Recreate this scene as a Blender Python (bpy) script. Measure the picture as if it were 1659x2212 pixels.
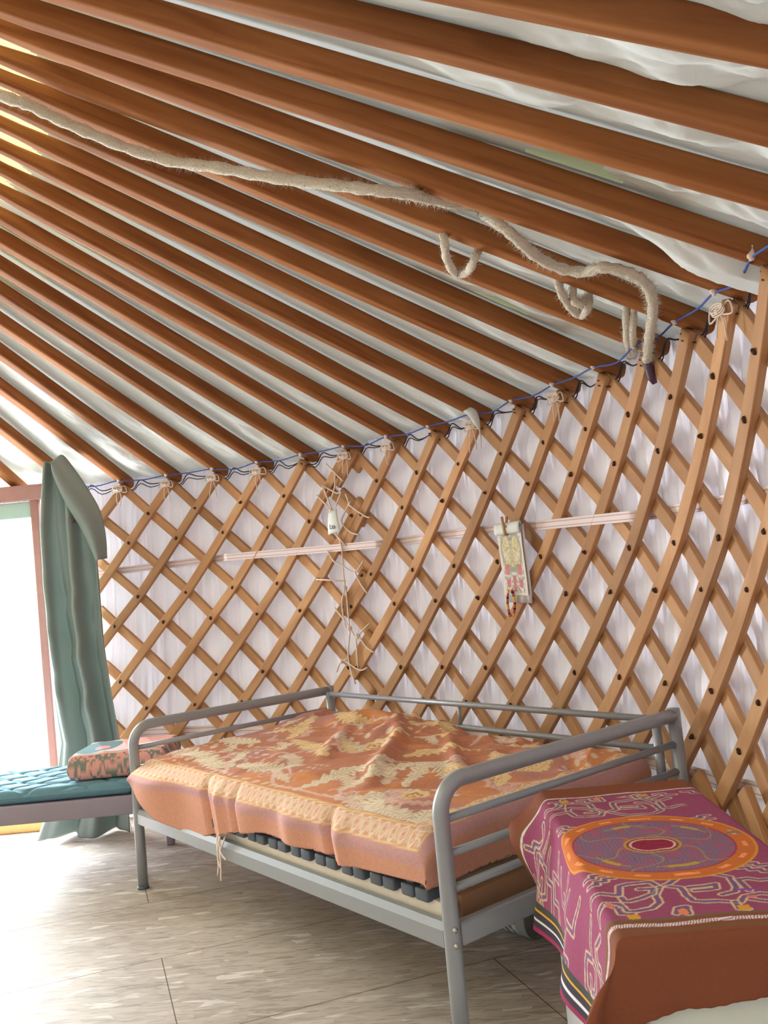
import bpy, bmesh, math, random
import numpy as np
from mathutils import Vector, Matrix

for o in list(bpy.data.objects):
    bpy.data.objects.remove(o)
SC = bpy.context.scene
COL = SC.collection
random.seed(5)
RNG = np.random.default_rng(7)

def srgb(r, g, b):
    f = lambda c: (c / 255 / 12.92) if c / 255 <= .04045 else ((c / 255 + .055) / 1.055) ** 2.4
    return (f(r), f(g), f(b), 1.0)

def srgb3(r, g, b):
    return np.array(srgb(r, g, b)[:3])

# ------------------------------------------------------------------ camera
CAM_H = 1.2557
PITCH, ROLL, FPX = math.radians(4.3789), math.radians(-5.3544), 1897.4
cam_d = bpy.data.cameras.new('camera')
cam = bpy.data.objects.new('camera', cam_d)
COL.objects.link(cam)
cam_d.sensor_fit = 'VERTICAL'
cam_d.sensor_height = 36
cam_d.sensor_width = 27
cam_d.lens = FPX / 2212 * 36
cam_d.clip_start = .02
_f = Vector((0, math.cos(PITCH), math.sin(PITCH)))
_r = Vector((1, 0, 0))
_u = _r.cross(_f)
_r2 = math.cos(ROLL) * _r + math.sin(ROLL) * _u
_u2 = -math.sin(ROLL) * _r + math.cos(ROLL) * _u
cam.matrix_world = Matrix(((_r2.x, _u2.x, -_f.x, 0), (_r2.y, _u2.y, -_f.y, 0), (_r2.z, _u2.z, -_f.z, CAM_H), (0, 0, 0, 1)))
SC.camera = cam

# ------------------------------------------------------------------ light
world = bpy.data.worlds.new('sky')
SC.world = world
world.use_nodes = True
bg = world.node_tree.nodes['Background']
bg.inputs[0].default_value = (.89, .94, 1.0, 1)
bg.inputs[1].default_value = 2.4

sun_d = bpy.data.lights.new('sun', 'SUN')
sun_d.energy = 3.0
sun_d.angle = math.radians(3)
sun_d.color = (1, .95, .86)
sun = bpy.data.objects.new('sun', sun_d)
COL.objects.link(sun)
sun.rotation_euler = Vector((.62, -.38, -.75)).to_track_quat('-Z', 'Y').to_euler()

door_d = bpy.data.lights.new('door_daylight', 'AREA')
door_d.shape = 'RECTANGLE'
door_d.size, door_d.size_y = 1.3, 1.9
door_d.energy = 220
door_d.color = (.86, .94, 1)
door_l = bpy.data.objects.new('door_daylight', door_d)
COL.objects.link(door_l)
door_l.location = (-3.0, 5.75, 1.0)
door_l.rotation_euler = Vector((.25, -1, -.08)).to_track_quat('-Z', 'Y').to_euler()

SC.view_settings.view_transform = 'Standard'
SC.view_settings.look = 'None'
SC.view_settings.exposure = 0.92
SC.view_settings.gamma = 1.0
SC.view_settings.use_curve_mapping = False

# ------------------------------------------------------------------ yurt geometry
YX, YY, YR, ZT = -2.5980, 1.74366, 3.96991, 1.95677
DZ, TH0, DTH, ZC = .166579, .284485, .076398, 3.39146
Q2, Q3, RZ1, RZ2, RA = -.0167225, .0159093, .0604342, -.0570586, -.0976869
_SR = np.array([0, .0017, .0428, .1502, .1458, .2113, .35])
_SX = np.array([0, 1, 2, 4, 5, 7, 11.7])

def th(k):
    kc = np.clip(k, -11, 13)
    base = TH0 + DTH * (kc + 7) + Q2 * kc * kc / 100 + Q3 * kc ** 3 / 1000
    return base + .075 * (k - kc)

def rr(k, z):
    d = np.clip(ZT - z, -.3, 2)
    kc = np.clip(k, -11, 13)
    far = np.clip((k - 11.4) / 5.5, 0, 1)          # the tent is wider on the near side, behind the camera
    far = far * far * (3 - 2 * far) * (1 - .35 * np.clip((k - 55) / 14, 0, 1))
    return YR * (1 + RA * (kc / 10) ** 2) + RZ1 * d + RZ2 * d * d + 1.15 * far

def W(k, z, off=0.0):
    r = rr(k, z) + off
    a = th(k)
    return Vector((YX + r * math.sin(a), YY + r * math.cos(a), z))

def Wn(k, z, off):
    r = rr(k, z) + off
    a = th(k)
    return np.stack([YX + r * np.sin(a), YY + r * np.cos(a), np.broadcast_to(z, np.shape(a))], -1)

def outward(k):
    a = float(th(k))
    return Vector((math.sin(a), math.cos(a), 0))

def sshift(row):
    return float(np.interp(row, _SX, _SR))

def roofn(k, t, off=0.0):
    """point on the roof: t = 0 at the wall head, 1 at the axis of the tent"""
    r0 = rr(k, ZT)
    a = th(k)
    r = r0 * (1 - t)
    z = ZT + .08 + (ZC - ZT - .08) * t + off
    return np.stack([YX + r * np.sin(a), YY + r * np.cos(a), z + 0 * a], -1)

# ------------------------------------------------------------------ helpers
def place(o, parent=None):
    COL.objects.link(o)
    if parent is not None:
        o.parent = parent
    return o

def origin_of(parent):
    v = Vector((0, 0, 0))
    while parent is not None:
        v += parent.location
        parent = parent.parent
    return v

def mesh_obj(name, verts, faces, mat, parent=None, loc=None, smooth=True, cols=None, mats=None, midx=None):
    org = origin_of(parent)
    l = Vector((0, 0, 0))
    if parent is None:
        if loc is None:
            va = np.array([tuple(v) for v in verts])
            c = (va.min(0) + va.max(0)) / 2
            loc = (c[0], c[1], va[:, 2].min())
        l = Vector(loc)
    sub = org + l
    me = bpy.data.meshes.new(name)
    va = np.array([tuple(v) for v in verts], dtype=float) - np.array(sub)
    me.from_pydata(va.tolist(), [], [tuple(f) for f in faces])
    me.update()
    if mats:
        for m in mats:
            me.materials.append(m)
        me.polygons.foreach_set('material_index', midx)
    elif mat:
        me.materials.append(mat)
    if smooth:
        me.polygons.foreach_set('use_smooth', [True] * len(me.polygons))
    if cols is not None:
        at = me.color_attributes.new('Col', 'FLOAT_COLOR', 'POINT')
        c4 = np.ones((len(va), 4))
        c4[:, :3] = cols
        at.data.foreach_set('color', c4.ravel())
    o = bpy.data.objects.new(name, me)
    o.location = l
    return place(o, parent)

def thing(name, label, cat, loc=(0, 0, 0), group=None):
    o = bpy.data.objects.new(name, None)
    o.empty_display_size = .1
    o.location = loc
    COL.objects.link(o)
    return tag(o, label, cat, group)

def tag(o, label, cat, group=None):
    o['label'] = label
    o['category'] = cat
    if group:
        o['group'] = group
    return o

def struct(o, label=None):
    o['kind'] = 'structure'
    if label:
        o['label'] = label
    return o

class MB:
    def __init__(s):
        s.v, s.f, s.c = [], [], []
    def add(s, v, f, col=None):
        b = len(s.v)
        s.v += [tuple(p) for p in v]
        s.f += [tuple(i + b for i in q) for q in f]
        if col is not None:
            s.c += [col] * len(v)
        return s
    def box(s, c, size, ax=None, bev=.0, col=None):
        """bevelled box: centre, full size, optional 3 axes"""
        ax = ax or (Vector((1, 0, 0)), Vector((0, 1, 0)), Vector((0, 0, 1)))
        c = Vector(c)
        h = [x / 2 for x in size]
        b = min(bev, *[x * .98 for x in h]) if bev else 0
        if not b:
            vs = [c + ax[0] * (h[0] * i) + ax[1] * (h[1] * j) + ax[2] * (h[2] * k) for i in (-1, 1) for j in (-1, 1) for k in (-1, 1)]
            fs = [(0, 1, 3, 2), (4, 6, 7, 5), (0, 4, 5, 1), (2, 3, 7, 6), (0, 2, 6, 4), (1, 5, 7, 3)]
            return s.add(vs, fs, col)
        bm = bmesh.new()
        bmesh.ops.create_cube(bm, size=1)
        for v in bm.verts:
            v.co = Vector((v.co.x * size[0], v.co.y * size[1], v.co.z * size[2]))
        bmesh.ops.bevel(bm, geom=bm.edges[:], offset=b, segments=3, profile=.5, affect='EDGES')
        bm.verts.index_update()
        vs = [c + ax[0] * v.co.x + ax[1] * v.co.y + ax[2] * v.co.z for v in bm.verts]
        fs = [[v.index for v in f.verts] for f in bm.faces]
        bm.free()
        return s.add(vs, fs, col)
    def sweep(s, pts, prof, ups=None, cap=True, scale=None, closed=False, col=None):
        """sweep a 2-D profile (list of (x, y)) along pts; x goes sideways, y goes along 'up'"""
        pts = [Vector(p) for p in pts]
        n, m = len(pts), len(prof)
        vs = []
        prev = None
        for i, p in enumerate(pts):
            if closed:
                t = (pts[(i + 1) % n] - pts[i - 1]).normalized()
            else:
                t = (pts[min(i + 1, n - 1)] - pts[max(i - 1, 0)]).normalized()
            if ups is not None:
                up = Vector(ups[i] if isinstance(ups, list) else ups)
            elif prev is None:
                up = Vector((0, 0, 1)) if abs(t.z) < .9 else Vector((1, 0, 0))
            else:
                up = prev
            up = (up - t * up.dot(t)).normalized()
            prev = up
            side = t.cross(up)
            k = 1 if scale is None else scale[i]
            for (x, y) in prof:
                vs.append(p + side * (x * k) + up * (y * k))
        fs = []
        for i in range(n if closed else n - 1):
            a, b = i * m, ((i + 1) % n) * m
            for j in range(m):
                j2 = (j + 1) % m
                fs.append((a + j, a + j2, b + j2, b + j))
        if cap and not closed:
            fs.append(tuple(range(m - 1, -1, -1)))
            fs.append(tuple(range((n - 1) * m, n * m)))
        return s.add(vs, fs, col)
    def tube(s, pts, r, seg=10, scale=None, cap=True, col=None, closed=False):
        prof = [(r * math.cos(2 * math.pi * i / seg), r * math.sin(2 * math.pi * i / seg)) for i in range(seg)]
        return s.sweep(pts, prof, cap=cap, scale=scale, col=col, closed=closed)
    def ball(s, c, r, sc=(1, 1, 1), seg=8, ring=6, col=None):
        c = Vector(c)
        vs = [c + Vector((0, 0, r * sc[2]))]
        for i in range(1, ring):
            a = math.pi * i / ring
            for j in range(seg):
                b = 2 * math.pi * j / seg
                vs.append(c + Vector((r * sc[0] * math.sin(a) * math.cos(b), r * sc[1] * math.sin(a) * math.sin(b), r * sc[2] * math.cos(a))))
        vs.append(c - Vector((0, 0, r * sc[2])))
        fs = []
        for j in range(seg):
            fs.append((0, 1 + j, 1 + (j + 1) % seg))
        for i in range(ring - 2):
            for j in range(seg):
                a, b = 1 + i * seg + j, 1 + i * seg + (j + 1) % seg
                fs.append((a, a + seg, b + seg, b))
        l = len(vs) - 1
        for j in range(seg):
            a, b = 1 + (ring - 2) * seg + j, 1 + (ring - 2) * seg + (j + 1) % seg
            fs.append((a, l, b))
        return s.add(vs, fs, col)
    def build(s, name, mat, parent=None, loc=None, smooth=True):
        return mesh_obj(name, s.v, s.f, mat, parent, loc, smooth, np.array(s.c) if s.c else None)

def rprof(w, h, b, n=2):
    """rounded rectangle profile"""
    out = []
    for cx, cy, a0 in ((w / 2 - b, h / 2 - b, 0), (-w / 2 + b, h / 2 - b, 90), (-w / 2 + b, -h / 2 + b, 180), (w / 2 - b, -h / 2 + b, 270)):
        sx, sy = (1 if cx > 0 else -1), (1 if cy > 0 else -1)
        ang = [math.radians(a0 + 90 * i / n) for i in range(n + 1)]
        arc = [(cx + b * math.cos(a), cy + b * math.sin(a)) for a in ang]
        e = .35 * b
        first = (arc[0][0], arc[0][1] - sy * e) if a0 in (0, 180) else (arc[0][0] - sx * e, arc[0][1])
        last = (arc[-1][0] - sx * e, arc[-1][1]) if a0 in (0, 180) else (arc[-1][0], arc[-1][1] - sy * e)
        out += [first] + arc + [last]
    return out

def smooth_path(pts, n=6):
    """Catmull-Rom through pts"""
    P = [Vector(p) for p in pts]
    out = []
    for i in range(len(P) - 1):
        p0, p1, p2, p3 = P[max(i - 1, 0)], P[i], P[i + 1], P[min(i + 2, len(P) - 1)]
        for k in range(n):
            t = k / n
            out.append(.5 * ((2 * p1) + (p2 - p0) * t + (2 * p0 - 5 * p1 + 4 * p2 - p3) * t * t + (3 * p1 - p0 - 3 * p2 + p3) * t ** 3))
    out.append(P[-1])
    return out

def grid_faces(nu, nv):
    i = np.arange(nu - 1)[:, None]
    j = np.arange(nv - 1)[None, :]
    a = i * nv + j
    return np.stack([a, a + nv, a + nv + 1, a + 1], -1).reshape(-1, 4)

# value noise
_NT = np.random.default_rng(11).random((256, 256))
def vnoise(x, y, seed=0):
    x = np.asarray(x, float) + seed * 17.3
    y = np.asarray(y, float) + seed * 9.1
    xi, yi = np.floor(x).astype(int), np.floor(y).astype(int)
    fx, fy = x - xi, y - yi
    fx, fy = fx * fx * fx * (fx * (6 * fx - 15) + 10), fy * fy * fy * (fy * (6 * fy - 15) + 10)
    g = lambda a, b: _NT[a & 255, b & 255]
    return (g(xi, yi) * (1 - fx) + g(xi + 1, yi) * fx) * (1 - fy) + (g(xi, yi + 1) * (1 - fx) + g(xi + 1, yi + 1) * fx) * fy

def fbm(x, y, oct=4, seed=0):
    s, a, t = 0, 1, 0
    for i in range(oct):
        s = s + a * vnoise(x * 2 ** i, y * 2 ** i, seed + i)
        t += a
        a *= .5
    return s / t - .5

def sstep(a, b, x):
    t = np.clip((x - a) / (b - a), 0, 1)
    return t * t * (3 - 2 * t)

# ------------------------------------------------------------------ materials
def new_mat(name):
    m = bpy.data.materials.new(name)
    m.use_nodes = True
    nt = m.node_tree
    return m, nt, nt.nodes['Principled BSDF'], nt.nodes['Material Output']

def plain(name, col, rough=.6, metal=0, noise=0, nscale=20, bump=0, spec=.5):
    m, nt, b, out = new_mat(name)
    b.inputs['Base Color'].default_value = col
    b.inputs['Roughness'].default_value = rough
    b.inputs['Metallic'].default_value = metal
    b.inputs['Specular IOR Level'].default_value = spec
    if noise or bump:
        tc = nt.nodes.new('ShaderNodeTexCoord')
        n = nt.nodes.new('ShaderNodeTexNoise')
        n.inputs['Scale'].default_value = nscale
        n.inputs['Detail'].default_value = 5
        nt.links.new(tc.outputs['Object'], n.inputs['Vector'])
        if noise:
            r = nt.nodes.new('ShaderNodeMixRGB')
            r.inputs[1].default_value = tuple(c * (1 - noise) for c in col[:3]) + (1,)
            r.inputs[2].default_value = tuple(min(1, c * (1 + noise)) for c in col[:3]) + (1,)
            nt.links.new(n.outputs['Fac'], r.inputs[0])
            nt.links.new(r.outputs[0], b.inputs['Base Color'])
        if bump:
            bp = nt.nodes.new('ShaderNodeBump')
            bp.inputs['Strength'].default_value = bump
            bp.inputs['Distance'].default_value = .01
            nt.links.new(n.outputs['Fac'], bp.inputs['Height'])
            nt.links.new(bp.outputs[0], b.inputs['Normal'])
    return m

def vcol(name, rough=.85, bump=.15, bscale=350, spec=.25):
    m, nt, b, out = new_mat(name)
    a = nt.nodes.new('ShaderNodeVertexColor')
    a.layer_name = 'Col'
    nt.links.new(a.outputs['Color'], b.inputs['Base Color'])
    b.inputs['Roughness'].default_value = rough
    b.inputs['Specular IOR Level'].default_value = spec
    if bump:
        tc = nt.nodes.new('ShaderNodeTexCoord')
        n = nt.nodes.new('ShaderNodeTexNoise')
        n.inputs['Scale'].default_value = bscale
        nt.links.new(tc.outputs['Object'], n.inputs['Vector'])
        bp = nt.nodes.new('ShaderNodeBump')
        bp.inputs['Strength'].default_value = bump
        bp.inputs['Distance'].default_value = .003
        nt.links.new(n.outputs['Fac'], bp.inputs['Height'])
        nt.links.new(bp.outputs[0], b.inputs['Normal'])
    return m

def cloth_translucent(name, col, trans, tcol):
    m, nt, b, out = new_mat(name)
    tc = nt.nodes.new('ShaderNodeTexCoord')
    n = nt.nodes.new('ShaderNodeTexNoise')
    n.inputs['Scale'].default_value = 3.0
    n.inputs['Detail'].default_value = 6
    nt.links.new(tc.outputs['Object'], n.inputs['Vector'])
    r = nt.nodes.new('ShaderNodeMixRGB')
    r.inputs[1].default_value = tuple(c * .95 for c in col[:3]) + (1,)
    r.inputs[2].default_value = col
    nt.links.new(n.outputs['Fac'], r.inputs[0])
    d = nt.nodes.new('ShaderNodeBsdfDiffuse')
    nt.links.new(r.outputs[0], d.inputs[0])
    t = nt.nodes.new('ShaderNodeBsdfTranslucent')
    t.inputs[0].default_value = tcol
    n2 = nt.nodes.new('ShaderNodeTexNoise')
    n2.inputs['Scale'].default_value = 60
    nt.links.new(tc.outputs['Object'], n2.inputs['Vector'])
    bp = nt.nodes.new('ShaderNodeBump')
    bp.inputs['Strength'].default_value = .15
    bp.inputs['Distance'].default_value = .01
    nt.links.new(n2.outputs['Fac'], bp.inputs['Height'])
    nt.links.new(bp.outputs[0], d.inputs['Normal'])
    mx = nt.nodes.new('ShaderNodeMixShader')
    mx.inputs[0].default_value = trans
    nt.links.new(d.outputs[0], mx.inputs[1])
    nt.links.new(t.outputs[0], mx.inputs[2])
    nt.links.new(mx.outputs[0], out.inputs['Surface'])
    nt.nodes.remove(b)
    return m

def wood(name, c1, c2, rough=.4, grain=14, knots=.0, spec=.5):
    """wood with grain that follows the 'UVMap' u direction"""
    m, nt, b, out = new_mat(name)
    uv = nt.nodes.new('ShaderNodeUVMap')
    mp = nt.nodes.new('ShaderNodeMapping')
    mp.inputs['Scale'].default_value = (1.2, grain, 1)
    nt.links.new(uv.outputs[0], mp.inputs['Vector'])
    oi = nt.nodes.new('ShaderNodeObjectInfo')
    ad = nt.nodes.new('ShaderNodeVectorMath')
    ad.operation = 'ADD'
    cx = nt.nodes.new('ShaderNodeCombineXYZ')
    ml = nt.nodes.new('ShaderNodeMath')
    ml.operation = 'MULTIPLY'
    ml.inputs[1].default_value = 40
    nt.links.new(oi.outputs['Random'], ml.inputs[0])
    nt.links.new(ml.outputs[0], cx.inputs[0])
    nt.links.new(ml.outputs[0], cx.inputs[2])
    nt.links.new(mp.outputs[0], ad.inputs[0])
    nt.links.new(cx.outputs[0], ad.inputs[1])
    n = nt.nodes.new('ShaderNodeTexNoise')
    n.inputs['Scale'].default_value = 1.6
    n.inputs['Detail'].default_value = 6
    n.inputs['Distortion'].default_value = .6
    nt.links.new(ad.outputs[0], n.inputs['Vector'])
    cr = nt.nodes.new('ShaderNodeValToRGB')
    cr.color_ramp.elements[0].position = .3
    cr.color_ramp.elements[0].color = c1
    cr.color_ramp.elements[1].position = .72
    cr.color_ramp.elements[1].color = c2
    nt.links.new(n.outputs['Fac'], cr.inputs[0])
    # each stick a little lighter or darker than the next
    hv = nt.nodes.new('ShaderNodeHueSaturation')
    mr = nt.nodes.new('ShaderNodeMapRange')
    mr.inputs['To Min'].default_value = .86
    mr.inputs['To Max'].default_value = 1.14
    nt.links.new(oi.outputs['Random'], mr.inputs['Value'])
    nt.links.new(mr.outputs[0], hv.inputs['Value'])
    nt.links.new(cr.outputs[0], hv.inputs['Color'])
    nt.links.new(hv.outputs[0], b.inputs['Base Color'])
    b.inputs['Roughness'].default_value = rough
    b.inputs['Specular IOR Level'].default_value = spec
    return m

def uv_along(o, m, length):
    """u along a sweep of profile size m, v around it"""
    me = o.data
    uv = me.uv_layers.new(name='UVMap')
    n = len(me.vertices) // m
    li = np.zeros(len(me.loops), dtype=int)
    me.loops.foreach_get('vertex_index', li)
    u = (li // m) / max(1, n - 1) * length
    v = (li % m) / m * .25
    uv.data.foreach_set('uv', np.stack([u, v], -1).ravel())

M = {}
M['rafter'] = wood('rafter_wood', srgb(126, 76, 44), srgb(166, 110, 66), .7, 16, spec=.08)
M['lattice'] = wood('lattice_wood', srgb(166, 120, 82), srgb(208, 160, 116), .6, 16, spec=.2)
M['lining'] = cloth_translucent('white_lining', srgb(222, 224, 222), .155, srgb(228, 234, 236))
M['wallcloth'] = cloth_translucent('white_wall_cloth', srgb(240, 238, 252), .05, srgb(238, 233, 238))
M['rearcloth'] = cloth_translucent('grey_felt_wall', srgb(196, 190, 192), .04, srgb(200, 196, 196))
M['patch'] = plain('yellowish_patch', srgb(226, 226, 184), .95, 0, .04, 30)
M['canvas_pale'] = cloth_translucent('pale_canvas', srgb(236, 234, 206), .16, srgb(230, 235, 236))
M['canvas'] = cloth_translucent('cream_canvas', srgb(236, 228, 180), .22, srgb(238, 226, 164))
M['steel'] = plain('grey_lacquered_steel', srgb(150, 153, 159), .36, .22, .03, 60)
M['bench'] = plain('mauve_grey_paint', srgb(146, 136, 150), .55, 0, .08, 14)
M['futon'] = plain('teal_quilted_cotton', srgb(98, 134, 150), .9, 0, .1, 60, .2, spec=.2)
M['curtain'] = cloth_translucent('sage_green_blanket', srgb(160, 172, 168), .22, srgb(172, 184, 176))
M['beige'] = plain('beige_mattress_ticking', srgb(196, 170, 132), .9, 0, .05, 40)
M['birch'] = plain('pale_birch', srgb(232, 218, 202), .5, 0, .06, 25)
M['brownwood'] = plain('brown_laminated_wood', srgb(150, 112, 82), .5, 0, .14, 18)
M['cap'] = plain('dark_grey_rubber', srgb(84, 92, 104), .5)
M['white_enamel'] = plain('white_enamel', srgb(232, 234, 238), .35, 0, .01, 10)
M['offwhite'] = plain('greenish_white_enamel', srgb(214, 218, 206), .4, 0, .01, 10)
M['cream'] = plain('cream_edge', srgb(226, 218, 182), .5)
M['gasket'] = plain('grey_gasket', srgb(96, 100, 98), .7)
M['vcloth'] = vcol('woven_pattern_cloth', .9)
M['vweb'] = vcol('printed_webbing', .7, .05)
M['vpaper'] = vcol('printed_paper', .7, .03)
M['white_string'] = plain('off_white_string', srgb(226, 206, 192), .9, 0, .06, 90, .3)
M['hemp'] = plain('pale_hemp_rope', srgb(222, 214, 198), .95, 0, .15, 160, .8, spec=.1)
M['black_cord'] = plain('black_cord', srgb(44, 42, 50), .8)
M['blue_cord'] = plain('blue_cord', srgb(58, 84, 160), .7)
M['leather'] = plain('dark_leather_knot', srgb(70, 38, 26), .7, 0, .2, 80)
M['peg'] = plain('clothespin_wood', srgb(190, 142, 96), .6, 0, .1, 60)
M['door_wood'] = plain('dark_red_door_wood', srgb(176, 130, 124), .5, 0, .1, 16)
M['sill'] = plain('yellow_pine', srgb(226, 180, 112), .55, 0, .1, 20)
M['white_paint'] = plain('white_paint', srgb(228, 232, 230), .5)
M['sheer'] = plain('pale_green_valance', srgb(176, 200, 190), .9, 0, .04, 30)
M['ground'] = plain('sunlit_pale_gravel', srgb(226, 226, 216), .9, 0, .08, 8)
M['purple_tape'] = plain('dark_purple_tape', srgb(74, 44, 70), .45)
M['screw'] = plain('bright_screw', srgb(206, 206, 204), .3, .9)
M['dark'] = plain('shadow_gap', srgb(60, 46, 40), .8)

# osb floor: three layers of long flat strands
def osb():
    m, nt, b, out = new_mat('oriented_strand_board')
    L = nt.links
    tc = nt.nodes.new('ShaderNodeTexCoord')
    cols = []
    masks = []
    for i, (ang, sx, sy) in enumerate(((-12, 6, 30), (18, 7, 40), (-48, 8, 30), (4, 12, 62))):
        mp = nt.nodes.new('ShaderNodeMapping')
        mp.inputs['Rotation'].default_value = (0, 0, math.radians(ang))
        mp.inputs['Scale'].default_value = (sx, sy, 1)
        mp.inputs['Location'].default_value = (i * 3.1, i * 7.7, 0)
        nz = nt.nodes.new('ShaderNodeTexNoise')
        nz.inputs['Scale'].default_value = 6
        L.new(tc.outputs['Object'], nz.inputs['Vector'])
        mixv = nt.nodes.new('ShaderNodeVectorMath')
        mixv.operation = 'MULTIPLY_ADD'
        mixv.inputs[1].default_value = (.05, .05, 0)
        L.new(nz.outputs['Color'], mixv.inputs[0])
        L.new(tc.outputs['Object'], mixv.inputs[2])
        L.new(mixv.outputs[0], mp.inputs['Vector'])
        v = nt.nodes.new('ShaderNodeTexVoronoi')
        v.inputs['Scale'].default_value = 1
        v.inputs['Randomness'].default_value = 1
        L.new(mp.outputs[0], v.inputs['Vector'])
        sep = nt.nodes.new('ShaderNodeSeparateColor')
        L.new(v.outputs['Color'], sep.inputs[0])
        cols.append(sep.outputs[0])
        masks.append(sep.outputs[1])
    cur = cols[0]
    for i in (1, 2, 3):
        gt = nt.nodes.new('ShaderNodeMath')
        gt.operation = 'GREATER_THAN'
        gt.inputs[1].default_value = (.45, .6, .72)[i - 1]
        L.new(masks[i], gt.inputs[0])
        mx = nt.nodes.new('ShaderNodeMix')
        mx.data_type = 'FLOAT'
        L.new(gt.outputs[0], mx.inputs[0])
        L.new(cur, mx.inputs[2])
        L.new(cols[i], mx.inputs[3])
        cur = mx.outputs[0]
    cr = nt.nodes.new('ShaderNodeValToRGB')
    els = cr.color_ramp.elements
    els[0].position, els[0].color = 0, srgb(170, 156, 146)
    els[1].position, els[1].color = 1, srgb(222, 214, 208)
    for pos, c in ((.12, (184, 171, 161)), (.5, (190, 177, 166)), (.86, (194, 182, 172))):
        e = els.new(pos)
        e.color = srgb(*c)
    L.new(cur, cr.inputs[0])
    fm = nt.nodes.new('ShaderNodeMapping')
    fm.inputs['Rotation'].default_value = (0, 0, math.radians(-8))
    fm.inputs['Scale'].default_value = (14, 130, 1)
    L.new(tc.outputs['Object'], fm.inputs['Vector'])
    fn_ = nt.nodes.new('ShaderNodeTexNoise')
    fn_.inputs['Scale'].default_value = 1
    fn_.inputs['Detail'].default_value = 4
    fn_.inputs['Distortion'].default_value = .8
    L.new(fm.outputs[0], fn_.inputs['Vector'])
    fr_ = nt.nodes.new('ShaderNodeValToRGB')
    fr_.color_ramp.elements[0].position, fr_.color_ramp.elements[0].color = .33, (.60, .58, .55, 1)
    fr_.color_ramp.elements[1].position, fr_.color_ramp.elements[1].color = .50, (1, 1, 1, 1)
    L.new(fn_.outputs['Fac'], fr_.inputs[0])
    fmx = nt.nodes.new('ShaderNodeMixRGB')
    fmx.blend_type = 'MULTIPLY'
    fmx.inputs[0].default_value = .8
    L.new(cr.outputs[0], fmx.inputs[1])
    L.new(fr_.outputs[0], fmx.inputs[2])
    cr = fmx
    # dirt
    nz = nt.nodes.new('ShaderNodeTexNoise')
    nz.inputs['Scale'].default_value = 1.6
    nz.inputs['Detail'].default_value = 8
    L.new(tc.outputs['Object'], nz.inputs['Vector'])
    mr = nt.nodes.new('ShaderNodeMapRange')
    mr.inputs['From Min'].default_value = .3
    mr.inputs['From Max'].default_value = .7
    mr.inputs['To Min'].default_value = .84
    mr.inputs['To Max'].default_value = 1.06
    L.new(nz.outputs['Fac'], mr.inputs['Value'])
    hv = nt.nodes.new('ShaderNodeHueSaturation')
    L.new(mr.outputs[0], hv.inputs['Value'])
    L.new(cr.outputs[0], hv.inputs['Color'])
    # board joints
    mp = nt.nodes.new('ShaderNodeMapping')
    mp.inputs['Location'].default_value = (.93, -3.21, 0)
    mp.vector_type = 'POINT'
    rot = nt.nodes.new('ShaderNodeMapping')
    rot.inputs['Rotation'].default_value = (0, 0, math.radians(-19.5))
    L.new(tc.outputs['Object'], mp.inputs['Vector'])
    L.new(mp.outputs[0], rot.inputs['Vector'])
    br = nt.nodes.new('ShaderNodeTexBrick')
    br.offset = .5
    br.inputs['Scale'].default_value = 1
    br.inputs['Brick Width'].default_value = 2.0
    br.inputs['Row Height'].default_value = .62
    br.inputs['Mortar Size'].default_value = .0016
    br.inputs['Mortar Smooth'].default_value = .0
    L.new(rot.outputs[0], br.inputs['Vector'])
    mx = nt.nodes.new('ShaderNodeMixRGB')
    mx.inputs[2].default_value = srgb(92, 70, 52)
    L.new(br.outputs['Fac'], mx.inputs[0])
    L.new(hv.outputs[0], mx.inputs[1])
    L.new(mx.outputs[0], b.inputs['Base Color'])
    b.inputs['Roughness'].default_value = .55
    b.inputs['Specular IOR Level'].default_value = .12
    bp = nt.nodes.new('ShaderNodeBump')
    bp.inputs['Strength'].default_value = .25
    bp.inputs['Distance'].default_value = .003
    L.new(cur, bp.inputs['Height'])
    L.new(bp.outputs[0], b.inputs['Normal'])
    return m
M['osb'] = osb()

# ------------------------------------------------------------------ setting
fb = MB()
n = 64
ring = [Vector((YX + 4.62 * math.sin(2 * math.pi * i / n), YY + 4.62 * math.cos(2 * math.pi * i / n), 0)) for i in range(n)]
ring = [Vector((p.x, min(p.y, 5.32), 0)) for p in ring]
low = [p - Vector((0, 0, .04)) for p in ring]
fb.add(ring + low, [tuple(range(n - 1, -1, -1)), tuple(range(n, 2 * n))] + [(i, (i + 1) % n, n + (i + 1) % n, n + i) for i in range(n)])
floor = struct(mesh_obj('floor', fb.v, fb.f, M['osb'], loc=(0, 0, 0), smooth=False), 'pale chipboard floor of the tent')
# outward-facing top
bmf = bmesh.new(); bmf.from_mesh(floor.data); bmesh.ops.recalc_face_normals(bmf, faces=bmf.faces[:]); bmf.to_mesh(floor.data); bmf.free()

gd = MB().add([(-14, -4, -.06), (6, -4, -.06), (6, 18, -.06), (-14, 18, -.06)], [(0, 1, 2, 3)])
struct(gd.build('ground', M['ground'], loc=(-4, 7, -.06), smooth=False), 'bright ground outside the door')

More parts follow.
